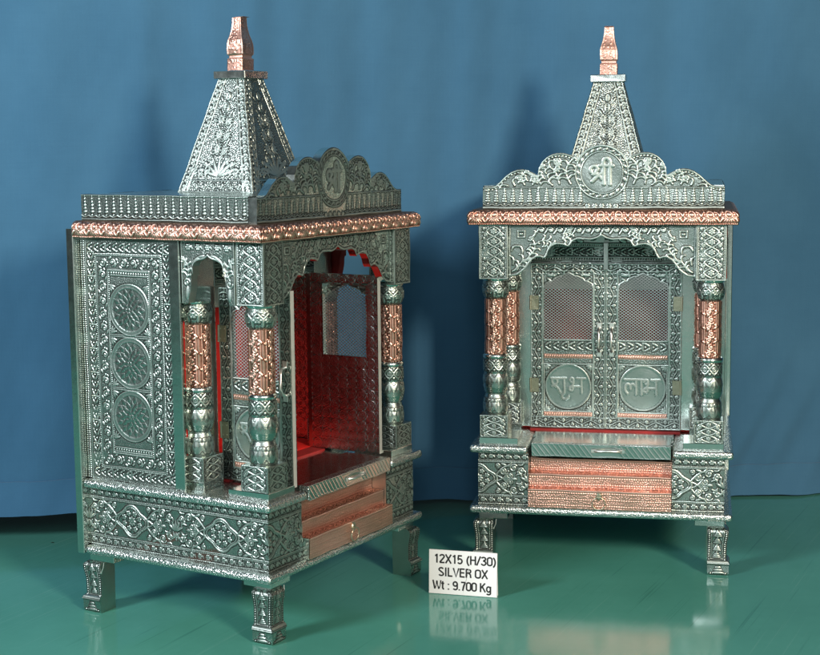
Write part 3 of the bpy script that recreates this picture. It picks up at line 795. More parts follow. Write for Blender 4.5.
    SA = [(.0422, .4222), (.0245, .4222), (.0238, .433), (.0222, .440), (.0205, .445), (.0232, .452), (.0224, .460), (.0178, .4655), (.0165, .4685), (.0155, .4745), (.0085, .4775), (.0075, .4795), (.0, .4855)]
    sa_r = [p[0] for p in SA][::-1]; sa_z = [p[1] for p in SA][::-1]
    SAf = sorted([(.0422, .4222), (.0326, .4222), (.0310, .428), (.0285, .436), (.0268, .445), (.0266, .453), (.0238, .4572), (.0246, .463), (.0234, .469), (.0205, .4735), (.0165, .4755), (.0095, .4768), (.0055, .4778), (.0025, .4795), (.0, .4822)])
    def sz(d): return float(np.interp(abs(d), [p[0] for p in SAf], [p[1] for p in SAf]))
    ws = .0835; R = Ras(ws, .0788, .0006); zs = .4222; g0 = lambda x: sz(x - ws / 2 - .0005) - zs
    R.stroke([(x, max(0, g0(x)) + .0016) for x in np.linspace(.0178, ws - .017, 90)], .0013)
    R.beads(0, .0772, ws, .0772, .0024, .0009)
    band(R, b_flower, .004, .064, ws - .008, .012)
    for fx, an, sg in ((lambda x: x, lambda a: a, 1), (lambda x: ws - x, lambda a: PI - a, -1)):
        spray(R, fx(.007), .030, an(1.0), .026, sg); R.leaf(fx(.008), .004, an(1.5), .018, .007); R.spiral(fx(.0085), .026, .005, 0, sg, 1.2, .0011)
        R.leaf(fx(.0175), .05, an(.6), .016, .006); R.leaf(fx(.004), .044, an(1.2), .014, .005); R.leaf(fx(.026), .058, an(.2), .012, .004)
        R.line(fx(.001), 0, fx(.001), .0788, .001)
    xs = sorted(set(list(np.linspace(0, ws, 170)) + [ws / 2 + .0005 + s_ * a for a, _ in SAf for s_ in (-1, 1)])); xs = [x for x in xs if 0 <= x <= ws]
    R.fill(.0028, .2, 26)
    m = MB(); m.cut(R, 0, ws, g0, lambda x: .0786, (-.1762, -.0385, zs), -Y, Z, -X, .0012, 0, thick=.0125, back_mat=4, edge_mat=0, xs=xs)
    m.build('side_arch', MM, root)
    m = MB(); m.cut(R, 0, ws, g0, lambda x: .0786, (.1762, -.1220, zs), Y, Z, X, .0012, 0, thick=.0125, back_mat=4, edge_mat=4, xs=xs)
    m.build('side_arch', MM, root)
    # ---------------- roof: cornice, board, parapet, crown, spire ----------------
    def cornice(L):
        h = .0215; R = Ras(L, h, .0006); n = round(L / .0247); p = L / n
        for k in range(n):
            c = (k + .5) * p
            for q in range(-4, 5):
                a = PI / 2 + q * .34 + PI; 
                R.leaf(c + .0035 * math.cos(a), .0135 + .0035 * math.sin(a), a, .0085, .0021, .8)
            R.dome(c, .0150, .0036, .0030, 0, 1.); R.ring(c, .0150, .0048, .0008, .9); R.dome(c, .0098, .0022, .0018)
            for sg in (-1, 1):
                R.leaf(c + sg * p * .5, .003, PI / 2 + sg * .5, .010, .0032); R.leaf(c + sg * p * .5, .011, PI / 2 + sg * .35, .009, .003)
                R.dome(c + sg * .0075, .0185, .0016)
        R.beads(0, .0012, L, .0012, .0026, .001)
        R.H = np.maximum(R.H, .12)
        return R
    def cor_off(v): return np.interp(v, [0, .002, .006, .012, .016, .019, .0205, .0215], [.0020, .0006, 0, 0, .0006, .0022, .0042, .0070])
    m = MB(); Wf = 2 * WC; yf = -.173
    for L, mk in ((Wf, 'f'), (YB - yf, 'l'), (YB - yf, 'r')):
        R = cornice(L); o = cor_off(R.y)[:, None] - R.H * .0017; o0 = cor_off(R.y)[:, None] + 0 * R.H
        ZZ = .5008 + np.repeat(R.y[:, None], R.nx, 1); T = R.x[None, :] / L
        if mk == 'f': P = np.stack([-WC + o0 + (Wf - 2 * o0) * T, yf + o, ZZ], -1)
        elif mk == 'l': P = np.stack([-WC + o, YB + (yf + o0 - YB) * T, ZZ], -1)
        else: P = np.stack([WC - o, yf + o0 + (YB - yf - o0) * T, ZZ], -1)
        m.grid(P, R.attr(), 2)
    m.box(-WC + .0062, WC - .0062, yf + .0062, YB, .5009, .520, 5, .5, 0)
    m.build('cornice', MM, root)
    m = MB(); m.box(-WC + .0055, WC - .0055, yf + .0055, YB, .5201, .5226, 0, .5, .0008); m.build('roof_board', [DARKFOIL], root)
    zr, hp, xp = .5227, .0335, .1705
    m = MB(); yp0 = -.1405
    for L, o, u, n in ((YB - yp0, (-xp, YB, zr), -Y, -X), (YB - yp0, (xp, yp0, zr), Y, X), (2 * xp, (xp, YB, zr), -X, Y)):
        m.relief(b_lamp(L, hp, .0007), o, u, Z, n, .0012)
    m.box(-xp + .0005, xp - .0005, yp0, YB - .0005, zr, zr + hp - .0002, 1, .3, 0)
    m.build('parapet', MM, root)
    # crown board (scalloped) ----------------------------------------------------------
    def arc(x, cx, cz, r): d = r * r - (x - cx) ** 2; return cz + math.sqrt(d) if d > 0 else -1
    CR = [(-.1705, .0318), (-.1575, .0320), (-.1510, .0345), (-.1444, .0405), (-.1365, .0482), (-.1282, .0540), (-.120, .0568), (-.112, .0572), (-.104, .0552), (-.0958, .0512), (-.0905, .0475), (-.0898, .0575), (-.0842, .0685), (-.0775, .0745), (-.0703, .0784), (-.0645, .0800), (-.0588, .0804), (-.0520, .0796), (-.0449, .0772), (-.0356, .0726)]
    def crown(x):
        x = -abs(x)
        z = float(np.interp(x, [p[0] for p in CR], [p[1] for p in CR])) if x < -.0356 else 0
        return max(z, arc(x, 0, .0518, .0395))
    wc = 2 * xp; R = Ras(wc, .094, .0006); c0 = lambda x: crown(x - xp)
    xs = np.linspace(.001, wc - .001, 420)
    R.stroke([(x, c0(x) - .0018) for x in xs], .0011, .9)
    for x in np.arange(.004, wc, .0048): R.dome(x, c0(x) - .0048, .0012)
    L1 = b_lamp(xp - .026, .030, .0006); R.paste(L1.H, .001, .001); R.paste(L1.H, xp + .025, .001)
    for k in range(5): R.flower(xp - .020 + k * .010, .0045, .0035, 6)
    R.line(0, .0015, wc, .0015, .001)
    cy = .0515
    for sx in (0, 1):
        fx = (lambda x: wc - x) if sx else (lambda x: x); sg = -1 if sx else 1; an = (lambda a: PI - a) if sx else (lambda a: a)
        spray(R, fx(.126), .036, an(2.05), .040, -sg); spray(R, fx(.110), .036, an(1.75), .040, sg)
        spray(R, fx(.084), .035, an(2.2), .026, -sg); spray(R, fx(.060), .035, an(2.1), .020, -sg); spray(R, fx(.072), .035, an(1.0), .016, sg)
        comma(R, fx(.100), .034, an(2.4), .020, sg); comma(R, fx(.095), .036, an(1.3), .022, -sg); comma(R, fx(.046), .034, an(2.2), .012, -sg); comma(R, fx(.036), .0335, an(2.7), .014, sg)
        for q in range(5): comma(R, fx(.108), .060, an(.85 + .42 * q), .015, sg if q < 3 else -sg)
        R.flower(fx(.1075), .057, .005, 6); R.spiral(fx(.053), .044, .005, PI, -sg, 1.4, .0012)
    R.plate(xp, cy, .0385, .0, setv=True)
    R.ring(xp, cy, .0372, .0008, .8); R.ring(xp, cy, .0298, .0007, .7)
    for k in range(22):
        a = 2 * PI * k / 22; R.dome(xp + .0334 * math.cos(a), cy + .0334 * math.sin(a), .0036, .0018, a + PI / 2 + .5)
    glyph(R, 'shri', xp - .0005, cy - .002, .0235, .0027, 1.)
    R.plate(xp, cy, .0285, .1, setv=False); R.fill(.0026, .07, 24)
    m = MB(); xs = np.linspace(0, wc, 520)
    m.cut(R, 0, wc, lambda x: 0, c0, (-xp, -.1535, zr), X, Z, -Y, .0010, 0, thick=.0125, back_mat=1, edge_mat=1, xs=xs)
    m.build('crown_board', MM, root)
    # spire -----------------------------------------------------------------------------
    zs0, zs1, s0, s1, yc = zr + hp, .706, .0625, .0215, -.006
    hL = math.hypot(zs1 - zs0, s0 - s1); R = Ras(2 * s0, hL, .0006)
    def half(v): return s0 + (s1 - s0) * v / hL
    for sg in (-1, 1):
        for off, r_ in ((.001, .001), (.0145, .001), (.0165, .0007)):
            R.stroke([(s0 + sg * (half(0) - off), 0), (s0 + sg * (half(hL) - min(off, .0125)), hL)], r_, .9)
        n = 26
        for k in range(n):
            v = hL * (k + .5) / n; c = s0 + sg * (half(v) - .0078 + .002 * v / hL); a = (k % 2) * 1.2 - .6
            R.spiral(c, v, .0036, a, sg if k % 2 else -sg, 1.1, .0010); R.leaf(c - sg * .0045, v + .002, PI / 2 + a, .0065, .0026); R.leaf(c + sg * .004, v - .002, PI / 2 - a, .006, .0024)
    band(R, b_scroll, .006, .002, 2 * s0 - .012, .0125); R.line(.014, .016, 2 * s0 - .014, .016, .001); R.line(.0, .0008, 2 * s0, .0008, .001)
    for v, w in ((.058, .0085), (.078, .0085), (.098, .0075), (.116, .0065), (.131, .005)):
        for k in (1, .6): R.stroke([(s0 + w * k * math.cos(t) * .62, v + w * k * math.sin(t)) for t in np.linspace(0, 2 * PI, 21)], .0009)
        R.dome(s0, v, .0015)
        for sg in (-1, 1):
            if half(v) > .036: spray(R, s0 + sg * .006, v - .006, PI / 2 - sg * .8, .013, sg)
            R.leaf(s0 + sg * .0075, v + .008, PI / 2 - sg * .5, .009, .0034)
    for k in range(7):
        a = PI / 2 + (k - 3) * .42; R.leaf(s0, .022, a, .028, .0055)
        R.spiral(s0 + .03 * math.cos(a), .022 + .026 * math.sin(a), .0042, a, 1 if k > 3 else -1, 1.2, .001)
    for sg in (-1, 1):
        spray(R, s0 + sg * .018, .020, PI / 2 - sg * .5, .022, sg); spray(R, s0 + sg * .030, .019, PI / 2 - sg * .1, .02, -sg)
    R.fill(.0028, .42, 23)
    m = MB(); U = R.x[None, :] / (2 * s0); Vv = R.y[:, None]
    tilt = (s0 - s1) / hL; rise = (zs1 - zs0) / hL
    hv = half(Vv) + 0 * U; Hn = R.samp(s0 + (2 * U - 1) * hv, Vv + 0 * U)
    a = (2 * U - 1) * hv; d = hv + Hn * .0009 * rise; zz = zs0 + Vv * rise + Hn * .0009 * tilt
    for k in range(4):
        c, s_ = round(math.cos(k * PI / 2)), round(math.sin(k * PI / 2))
        P = np.stack([c * a + s_ * d, yc + s_ * a - c * d, zz], -1); m.grid(P, R.samp(s0 + (2 * U - 1) * hv, Vv + 0 * U, True), 0)
    sp = m.build('spire', MM, root)
    m = MB(); m.box(-.0262, .0262, yc - .0262, yc + .0262, .7061, .7168, 1, .8, .0008); m.build('spire_cap', MM, sp)
    m = MB(); fr = Ras(.1, .0712, .0006)
    for k in range(330):
        x, y = rng.uniform(0, .1), rng.uniform(0, .0712)
        if .015 < y < .021: continue
        fr.dome(x, y, rng.uniform(.0012, .0026), rng.uniform(.0008, .0013), rng.uniform(0, PI), rng.uniform(.6, 1))
    for k in range(4):
        fr.line(.025 * (k + .5), .021, .025 * (k + .5), .0712, .0016, 1.)
    fr.H = np.maximum(fr.H, .3); fr.H[(fr.y > .0155) & (fr.y < .0205)] = .6
    zf = .7169
    prof = [(0, .0131), (.0005, .0133), (.0155, .0133), (.0165, .0126), (.0172, .0112), (.0200, .0112), (.0206, .0120), (.0225, .0131), (.029, .0134), (.036, .0131), (.041, .0120), (.047, .0100), (.054, .0083), (.060, .0073), (.064, .0069), (.0712, .0067)]
    fo = MB(); fo.lathe([(zf + z, r * .96) for z, r in prof], fr, .0007, 152, 118, sides=4, cy=0, pw=.93)
    for k in range(len(fo.v)): fo.v[k][:, 1] += yc
    fo.build('finial', [COPPER], sp)
    # ---------------- door frame -------------------------------------------------------
    DY = -.042
    m = MB()
    for s_ in (-1, 1):
        a, b = sorted((s_ * .1599, s_ * .1132)); m.box(a, b, DY + .001, DY + .0135, .1847, .5005, 1, .7, 0)
        if s_ > 0: continue
        a, b = sorted((s_ * .1131, s_ * .1105)); m.box(a, b, DY + .0105, DY + .0132, .1847, .4366, 4, .7, 0)
    Rl = Ras(.2262, .063, .0007)
    band(Rl, b_dash, 0, .002, .2262, .007); band(Rl, b_leaf, 0, .010, .2262, .012); band(Rl, b_dash, 0, .0225, .2262, .006); band(Rl, b_scroll, 0, .030, .2262, .030)
    m.relief(Rl, (-.1131, DY, .4374), X, Z, -Y, .0012); m.box(-.1131, .1131, DY + .0004, DY + .0133, .4374, .5004, 0, .4, 0)
    df = m.build('door_frame', MM, root)
    m = MB(); m.box(-.0035, .0035, DY - .0095, DY - .0078, .428, .468, 1, .6, .0004); m.box(-.0035, .0035, DY - .0082, DY - .0002, .462, .468, 1, .6, 0); m.build('latch', MM, df)
    m = MB(); m.box(-.158, .158, DY + .014, YB - .007, .4975, .5005, 0, .3, 0); m.box(-.1325, .1325, -.1455, DY - .001, .4975, .5004, 0, .3, 0); m.build('ceiling_board', [DARKWOOD], root)
    # ---------------- doors -------------------------------------------------------------
    wd, hd_, zd = .1125, .2515, .1850
    aw0, aw1 = .0203, .0935; ac = (aw0 + aw1) / 2
    DA = [(.0366, .214), (.0345, .2205), (.0275, .2245), (.024, .2245), (.0215, .2285), (.013, .2320), (.0095, .2320), (.0, .2370)]
    DA = sorted(DA)
    def dz(x): return float(np.interp(abs(x - ac), [p[0] for p in DA], [p[1] for p in DA]))
    wz0 = .136
    def door_face(word):
        R = Ras(wd, hd_, .0006)
        frame_bands(R, b_vine, .001, .001, wd - .001, hd_ - .001, .0158)
        R.frame(.0006, .0006, wd - .0006, hd_ - .0006, .0007); R.frame(.0180, .0180, wd - .0180, hd_ - .0115, .0010)
        xs = [aw0 + .0002] + list(np.linspace(aw0 + .0003, aw1 - .0003, 70)) + [aw1 - .0002]
        R.stroke([(aw0, wz0)] + [(x, dz(x)) for x in xs] + [(aw1, wz0)], .0018); R.line(aw0, wz0 - .001, aw1, wz0 - .001, .0012)
        for fx, an in ((lambda x: x, lambda a: a), (lambda x: 2 * ac - x, lambda a: PI - a)):
            R.leaf(fx(.024), .2335, an(0), .012, .004); R.leaf(fx(.024), .229, an(-.5), .008, .003); R.spiral(fx(.036), .2335, .0028, 0, 1, 1., .0008)
        band(R, b_leaf, .0203, .1185, .0732, .0145)
        R.frame(.0203, .0255, aw1, .0985, .0010)
        R.plate(ac, .0635, .0345, .62); R.plate(ac, .0635, .0325, .38, setv=True); R.ring(ac, .0635, .0340, .0011)
        for sx in (-1, 1):
            for sy in (-1, 1):
                for q in (-.6, 0, .6): R.leaf(ac + sx * .0345, .062 + sy * .0345, math.atan2(-sy, -sx) + q, .0085, .0032)
        R.fill(.0034, .4, 5)
        glyph(R, word, ac, .0655, .0262, .0023)
        return R
    def pinkrow(L):
        R = Ras(L, .0065, .0006); n = int(L / .0034)
        for k in range(n): R.leaf((k + .1) * L / n, .001, 1.0, .005, .0024)
        R.H = np.maximum(R.H, .35); return R
    Ri = Ras(wd, hd_, .0007)
    q = .0150
    for i in range(-1, 10):
        for j in range(-1, 22):
            c = (i * q + q / 2 + .002, j * q + q / 2)
            for rr in (.0069, .0042, .0018):
                Ri.stroke([(c[0] + rr * math.cos(t) * (1.14 if rr < .004 and k % 2 else 1), c[1] + rr * math.sin(t) * (1.14 if rr < .004 and k % 2 else 1)) for k, t in enumerate(np.linspace(0 if rr > .004 else PI / 4, 2 * PI + (0 if rr > .004 else PI / 4), 9 if rr > .004 else 5))], .0010, 1.)
    Ri.frame(.016, .016, wd - .016, hd_ - .016, .001); Ri.frame(aw0, wz0, aw1, .2375, .0014)
    Ri.H = .5 + .5 * Ri.H
    T = .0075
    def make_door(word, mirror):
        """hinge edge at local x=0; mirror: leaf extends to -x"""
        R = door_face(word); sgn = -1 if mirror else 1
        x_off = -wd if mirror else 0
        def place(mb):                                   # x measured from the left edge seen from the front
            return mb
        xL = x_off
        acx = (lambda x: x) if not mirror else (lambda x: wd - x)
        if mirror:
            # swap the raster except for the lettering: lay it out mirrored, then draw the word the right way round
            R.H = R.H[:, ::-1].copy(); R.plate(wd - ac, .0635, .0322, .38, setv=True); glyph(R, word, wd - ac, .0655, .0262, .0023)
        a0, a1 = (aw0, aw1) if not mirror else (wd - aw1, wd - aw0)
        zf_ = lambda x: dz(x if not mirror else wd - x)
        m = MB(); o = (xL, -T, zd); ob = (xL + wd, 0, zd)
        top = lambda x: hd_; bot = lambda x: 0.
        def both(x0, x1, zb_, zt_, xs=None):
            m.cut(R, x0, x1, zb_, zt_, o, X, Z, -Y, .0008, 0, xs=xs)
            xs2 = None if xs is None else [wd - x for x in xs][::-1]
            m.cut(Ri, wd - x1, wd - x0, (lambda x: zb_(wd - x)) if zb_ is not zf_ else (lambda x: .2375), lambda x: zt_(wd - x), ob, -X, Z, Y, .0013, 6, step=.0008, xs=xs2)
        both(0, a0, bot, top); both(a1, wd, bot, top); both(a0, a1, bot, lambda x: wz0)
        xs = np.linspace(a0, a1, 106); both(a0, a1, zf_, top, xs)
        # reveal of the window and outer edges
        C = [(a0, wz0), (a0, .2375), (a1, .2375), (a1, wz0), (a0, wz0)]
        C = np.array(C); F = np.stack([xL + C[:, 0], np.full(len(C), -T + .0003), zd + C[:, 1]], -1); Bk = F.copy(); Bk[:, 1] = 0
        m.grid(np.stack([F, Bk]), .7, 1, smooth=False)
        for (xa, za), (xb, zb2) in (((0, 0), (wd, 0)), ((wd, 0), (wd, hd_)), ((wd, hd_), (0, hd_)), ((0, hd_), (0, 0))):
            A = V3(xL + xa, -T, zd + za); B_ = V3(xL + xb, -T, zd + zb2); t = V3(0, T, 0)
            m.add([A, A + t, B_ + t, B_], [(0, 1, 2, 3)], .9, 7)
        d = m.build('door', MM, root)
        # copper rows
        for zr_ in (.1075, .0185):
            mm = MB(); mm.relief(pinkrow(.0732), (xL + a0, -T - .0004, zd + zr_), X, Z, -Y, .0010, 0)
            mm.box(xL + a0, xL + a1, -T - .0003, -T + .0005, zd + zr_, zd + zr_ + .0065, 0, .5, 0)
            mm.build('copper_strip', [COPPER], d)
        # expanded-metal mesh: real strands
        mw = MB(); ps, pz, r_ = .0056, .0043, .00042; zt = .2375; xc = (a0 + a1) / 2
        yw = -T + .0022
        sl = pz / ps; ln = math.hypot(1, sl)
        for sg in (-1, 1):
            for k in range(-40, 60):
                run = []
                for t in np.linspace(a0, a1, 180):
                    zz = wz0 + sg * sl * (t - xc) + k * pz
                    if wz0 - .0005 <= zz <= zf_(t) + .0003: run.append((t, zz))
                    else:
                        if len(run) > 3: mw_add(mw, run[0], run[-1], xL, zd, yw + sg * .0003, r_)
                        run = []
                if len(run) > 3: mw_add(mw, run[0], run[-1], xL, zd, yw + sg * .0003, r_)
        mw.build('door_mesh', [WIRE], d)
        # handle
        hx = xL + acx(.1035); mh = MB()
        zc = zd + .1365
        mh.tube([(hx, -T - .0008, zc + .018), (hx, -T - .0085, zc + .0165), (hx, -T - .0115, zc + .008), (hx, -T - .0115, zc - .008), (hx, -T - .0085, zc - .0165), (hx, -T - .0008, zc - .018)], [.0022, .0023, .0019, .0019, .0023, .0022], 0, 10)
        for s_ in (-1, 1): mh.box(hx - .0036, hx + .0036, -T - .0024, -T - .0009, zc + s_ * .0215 - .0045, zc + s_ * .0215 + .0045, 0, .9, .0008, 2)
        mh.build('handle', [STEEL], d)
        # hinges
        for zh in (.192, .0655):
            hm = MB(); x0 = xL + acx(.0); 
            a, b = sorted((x0 + sgn * .0005, x0 + sgn * .0125)); hm.box(a, b, -T - .0022, -T - .0012, zd + zh - .011, zd + zh + .011, 0, .5, .0003)
            hm.tube([(x0, -T - .0016, zd + zh - .011), (x0, -T - .0016, zd + zh + .011)], .0017, 0, 10, .6)
            for sx in (.003, .0095):
                for sz_ in (-.0065, .0065):
                    hm.box(x0 + sgn * sx - .0011, x0 + sgn * sx + .0011, -T - .0027, -T - .0020, zd + zh + sz_ - .0011, zd + zh + sz_ + .0011, 0, .9, .0003)
            hm.build('hinge', [BRASS], d)
        d.location = (sgn * -.1128, DY - .0002, 0)
        return d
    dl = make_door('shubh', False); dr = make_door('labh', True)
    return root, dl, dr

def mw_add(mw, a, b, xL, zd, y, r):
    A = V3(xL + a[0], y, zd + a[1]); B = V3(xL + b[0], y, zd + b[1]); t = (B - A) / np.linalg.norm(B - A); n = np.array([-t[2], 0, t[0]]); e = V3(0, 1, 0)
    q = [(n + e) * r, (n - e) * r, (-n - e) * r, (-n + e) * r]
    mw.add([A + w for w in q] + [B + w for w in q], [(i, (i + 1) % 4, 4 + (i + 1) % 4, 4 + i)[::-1] for i in range(4)], .85, 0)

GRP = 'embossed silver home shrines'
shrA, dlA, drA = build_shrine()
shrB = copy_tree(shrA)
doorsB = [o for o in bpy.data.objects if o.parent == shrB and o.name.startswith('door') and o.name.split('.')[0] == 'door']
shrA.location = (-.2297, 2.03, 0); shrA.rotation_euler = (0, 0, 1.0374)
shrB.location = (.3037, 2.2683, 0); shrB.rotation_euler = (0, 0, -.1937)
dlA.location.y -= .0055; dlA.location.x += .0065; drA.location.y += .0065
dlA.rotation_euler = (0, 0, math.radians(-90)); drA.rotation_euler = (0, 0, math.radians(90))
tag(shrA, 'embossed silver home shrine turned sideways, its doors open on a red interior', 'shrine', GRP)
tag(shrB, 'embossed silver home shrine facing forward with both mesh doors shut', 'shrine', GRP)

# =====================================================================
#  PRICE CARD
# =====================================================================
def el(cx, cy, rx, ry, a0, a1, n=14):
    return [(cx + rx * math.cos(math.radians(a0 + (a1 - a0) * k / n)), cy + ry * math.sin(math.radians(a0 + (a1 - a0) * k / n))) for k in range(n + 1)]
O_ = el(.26, .74, .19, .19, 0, 180) + el(.26, .26, .19, .19, 180, 360)
LET = {   # condensed grotesque: centre lines in a cap-height box, (advance, strokes)
 '1': (.46, [[(.27, 0), (.27, 1)], [(.10, .78), (.20, .83), (.27, .97)]]),
 '2': (.52, [el(.26, .74, .18, .19, 175, -30) + [(.09, .13), (.07, .07)], [(.05, .065), (.47, .065)]]),
 'X': (.58, [[(.05, 0), (.53, 1)], [(.05, 1), (.53, 0)]]),
 '5': (.52, [[(.43, .935), (.13, .935), (.09, .52)], [(.09, .52)] + el(.25, .33, .19, .265, 140, -150, 20)]),
 '(': (.34, [el(.46, .42, .33, .60, 118, 242, 16)]), ')': (.34, [el(-.12, .42, .33, .60, 62, -62, 16)]),
 'H': (.60, [[(.10, 0), (.10, 1)], [(.50, 0), (.50, 1)], [(.10, .53), (.50, .53)]]),
 '/': (.36, [[(.02, -.02), (.34, 1.02)]]),
 '3': (.52, [el(.25, .755, .175, .175, 165, -80, 16) + el(.25, .29, .19, .225, 85, -165, 20), ]),
 '0': (.52, [O_ + [O_[0]]]), 'O': (.60, [[(.3 + (x - .26) * 1.12, y) for x, y in O_ + [O_[0]]]]),
 'S': (.56, [el(.28, .75, .185, .18, 20, 215, 18) + [(.22, .56), (.34, .46)] + el(.28, .25, .195, .18, 35, -160, 18)]),
 'I': (.26, [[(.13, 0), (.13, 1)]]), 'L': (.50, [[(.10, 1), (.10, 0)], [(.10, .065), (.46, .065)]]),
 'V': (.56, [[(.04, 1), (.28, .02), (.52, 1)]]), 'E': (.53, [[(.10, 0), (.10, 1)], [(.10, .935), (.48, .935)], [(.10, .52), (.45, .52)], [(.10, .065), (.48, .065)]]),
 'R': (.58, [[(.10, 0), (.10, 1)], [(.10, .935), (.30, .935)] + el(.30, .735, .18, .20, 90, -90, 12) + [(.10, .535)], [(.34, .52), (.46, .34), (.49, 0)]]),
 'W': (.80, [[(.03, 1), (.21, .02), (.40, .95), (.59, .02), (.77, 1)]]), 't': (.32, [[(.15, .92), (.15, .16), (.20, .065), (.29, .065)], [(.02, .68), (.29, .68)]]),
 ':': (.28, [[(.14, 0), (.14, .14)], [(.14, .54), (.14, .68)]]), '.': (.24, [[(.12, 0), (.12, .14)]]), ' ': (.24, []),
 '9': (.52, [el(.26, .70, .185, .235, 0, 360, 24), el(.26, .26, .19, .19, -155, 0, 10) + [(.45, .72)]]),
 '7': (.50, [[(.05, .935), (.45, .935)], [(.44, .93), (.30, .55), (.20, 0)]]),
 'K': (.60, [[(.10, 0), (.10, 1)], [(.52, 1), (.11, .42)], [(.26, .60), (.55, 0)]]),
 'g': (.52, [el(.25, .35, .175, .285, 0, 360, 24), [(.43, .68), (.43, -.06)] + el(.25, -.07, .18, .16, 0, -155, 10)]),
}
def letter_strips(tm, txt, x0, z0, h, wid, wt, y):
    tot = sum(LET[c][0] for c in txt); sx = wid / tot; x = x0; n = 0
    for c in txt:
        for st in LET[c][1]:
            P = np.array([(x + px * sx, z0 + pz * h) for px, pz in st]); k = len(P); n += 1
            closed = np.allclose(P[0], P[-1]); D = np.diff(P, axis=0); D /= np.linalg.norm(D, axis=1)[:, None]
            N_ = np.stack([-D[:, 1], D[:, 0]], 1); M_ = np.zeros_like(P)
            for q in range(k):
                a = N_[q - 1] if q else (N_[-1] if closed else N_[0]); b = N_[q] if q < k - 1 else (N_[0] if closed else N_[-1])
                v = a + b; M_[q] = v / max(.55, np.dot(v, v) / 2) if np.dot(v, v) > .3 else a
            yy = y - .00002 * (n % 7)
            A = np.stack([P[:, 0] + M_[:, 0] * wt / 2, np.full(k, yy), P[:, 1] + M_[:, 1] * wt / 2], 1)
            B = np.stack([P[:, 0] - M_[:, 0] * wt / 2, np.full(k, yy), P[:, 1] - M_[:, 1] * wt / 2], 1)
            tm.grid(np.stack([B, A]), 1, 0, False)
        x += LET[c][0] * sx
ax, ay, bx_, by_ = .0228, 1.9972, .1154, 1.9716
cw = math.hypot(bx_ - ax, by_ - ay); rz = math.atan2(by_ - ay, bx_ - ax); chh = .0618
card = MB(); card.box(-cw / 2, cw / 2, -.0012, .0012, .0004, chh, 0, 1, .0003)
card.add([(-cw / 2 + .001, .0013, chh - .001), (cw / 2 - .001, .0013, chh - .001), (cw / 2 - .001, .011, .0004), (-cw / 2 + .001, .011, .0004)], [(0, 1, 2, 3)], 1, 0)
card.add([(-cw / 2 + .001, .0022, chh - .001), (cw / 2 - .001, .0022, chh - .001), (cw / 2 - .001, .0119, .0004), (-cw / 2 + .001, .0119, .0004)], [(3, 2, 1, 0)], 1, 0)
card = card.build('price_card', [CARDW, CARDEDGE], None, ((ax + bx_) / 2, (ay + by_) / 2, 0), wave=0); card.rotation_euler = (math.radians(-3), 0, rz)
tag(card, 'small white printed card standing on the green floor between the shrines', 'card')
tm = MB()
for txt, z0, wid, xl in (('12X15 (H/30)', .0436, .0885, -.0410), ('SILVER OX', .0253, .0705, -.0350), ('Wt : 9.700 Kg', .0068, .0830, -.0425)):
    letter_strips(tm, txt, xl, z0, .0125, wid, .0022, -.00135)
lt = tm.build('lettering', [INK], card, wave=0)

# =====================================================================
#  SETTING: floor and curtain
# =====================================================================
m = MB(); G = np.array([[(x, y, 0) for x in np.linspace(-6, 6, 13)] for y in np.linspace(-6, 4.2, 12)]); m.grid(G, 1, 0, False)
fl = m.build('floor', [FLOOR], wave=0); tag(fl, kind='structure')
KX = [-2.2, -1.3, -.69, -.3, .14, .56, .725, 1.3, 2.2]; KY = [2.20, 2.235, 2.27, 2.36, 2.505, 2.535, 2.58, 2.66, 2.75]
def cy_(x, z):
    b = np.interp(x, KX, KY); k = np.interp(np.asarray(x) + .06, KX, KY); j = np.interp(np.asarray(x) - .06, KX, KY); b = (b + k + j) / 3
    f = .0035 * np.sin(9 * x + .6) + .0025 * np.sin(21 * x + 1.3 * z + 2) + .0016 * np.sin(47 * x - .8 * z) 
    low = np.exp(-np.clip(z, 0, None) / .16)
    f = f + low * (.009 * np.sin(16 * x + 9 * z) + .006 * np.sin(33 * x - 14 * z + 1)) + .0015 * np.sin(7 * z + 5 * x)
    f = f + .0010 * np.sin(95 * x + 3 * np.sin(3.1 * z + 4 * x)) * (.5 + .5 * np.sin(5 * x + 2 * z)) + .0008 * np.sin(61 * z + 14 * np.sin(2.3 * x)) * np.exp(-((z - .45) / .12) ** 2)
    for x0, am, wd_ in ((.545, .010, .020), (.615, .012, .026), (.70, .010, .022)):
        d = (x - x0) - .55 * (z - .05); f = f - am * np.exp(-(d / wd_) ** 2) * np.exp(-((z - .10) / .11) ** 2)
    g = .004 * np.exp(-((x + .42 - .02 * z) / .02) ** 2) + .004 * np.exp(-((x + .235) / .025) ** 2) - .003 * np.exp(-((x - .44) / .03) ** 2)
    return b + f - g
def hemz(x): return np.interp(x, [-2.2, -.8, -.4, .1, .5, 2.2], [.046, .046, .043, .012, .003, .003]) + .0012 * np.sin(23 * x)
xs = np.linspace(-1.25, 1.02, 420)
def sheet(z0f, z1f, nz, dy):
    t = np.linspace(0, 1, nz)[:, None]; z0, z1 = z0f(xs), z1f(xs); Zz = z0 + (z1 - z0) * t; XX = np.broadcast_to(xs, Zz.shape)
    return np.stack([XX, cy_(XX, Zz) + dy, Zz], -1)
m = MB(); P = sheet(lambda x: hemz(x) + .050, lambda x: 0 * x + 1.9, 160, 0); m.grid(P, 1, 0)
m.grid((P + V3(0, .0015, 0))[:, ::-1], 1, 0)
cur = m.build('backdrop_curtain', [CLOTH]); tag(cur, 'plain blue cloth curtain hanging behind the two shrines', 'curtain')
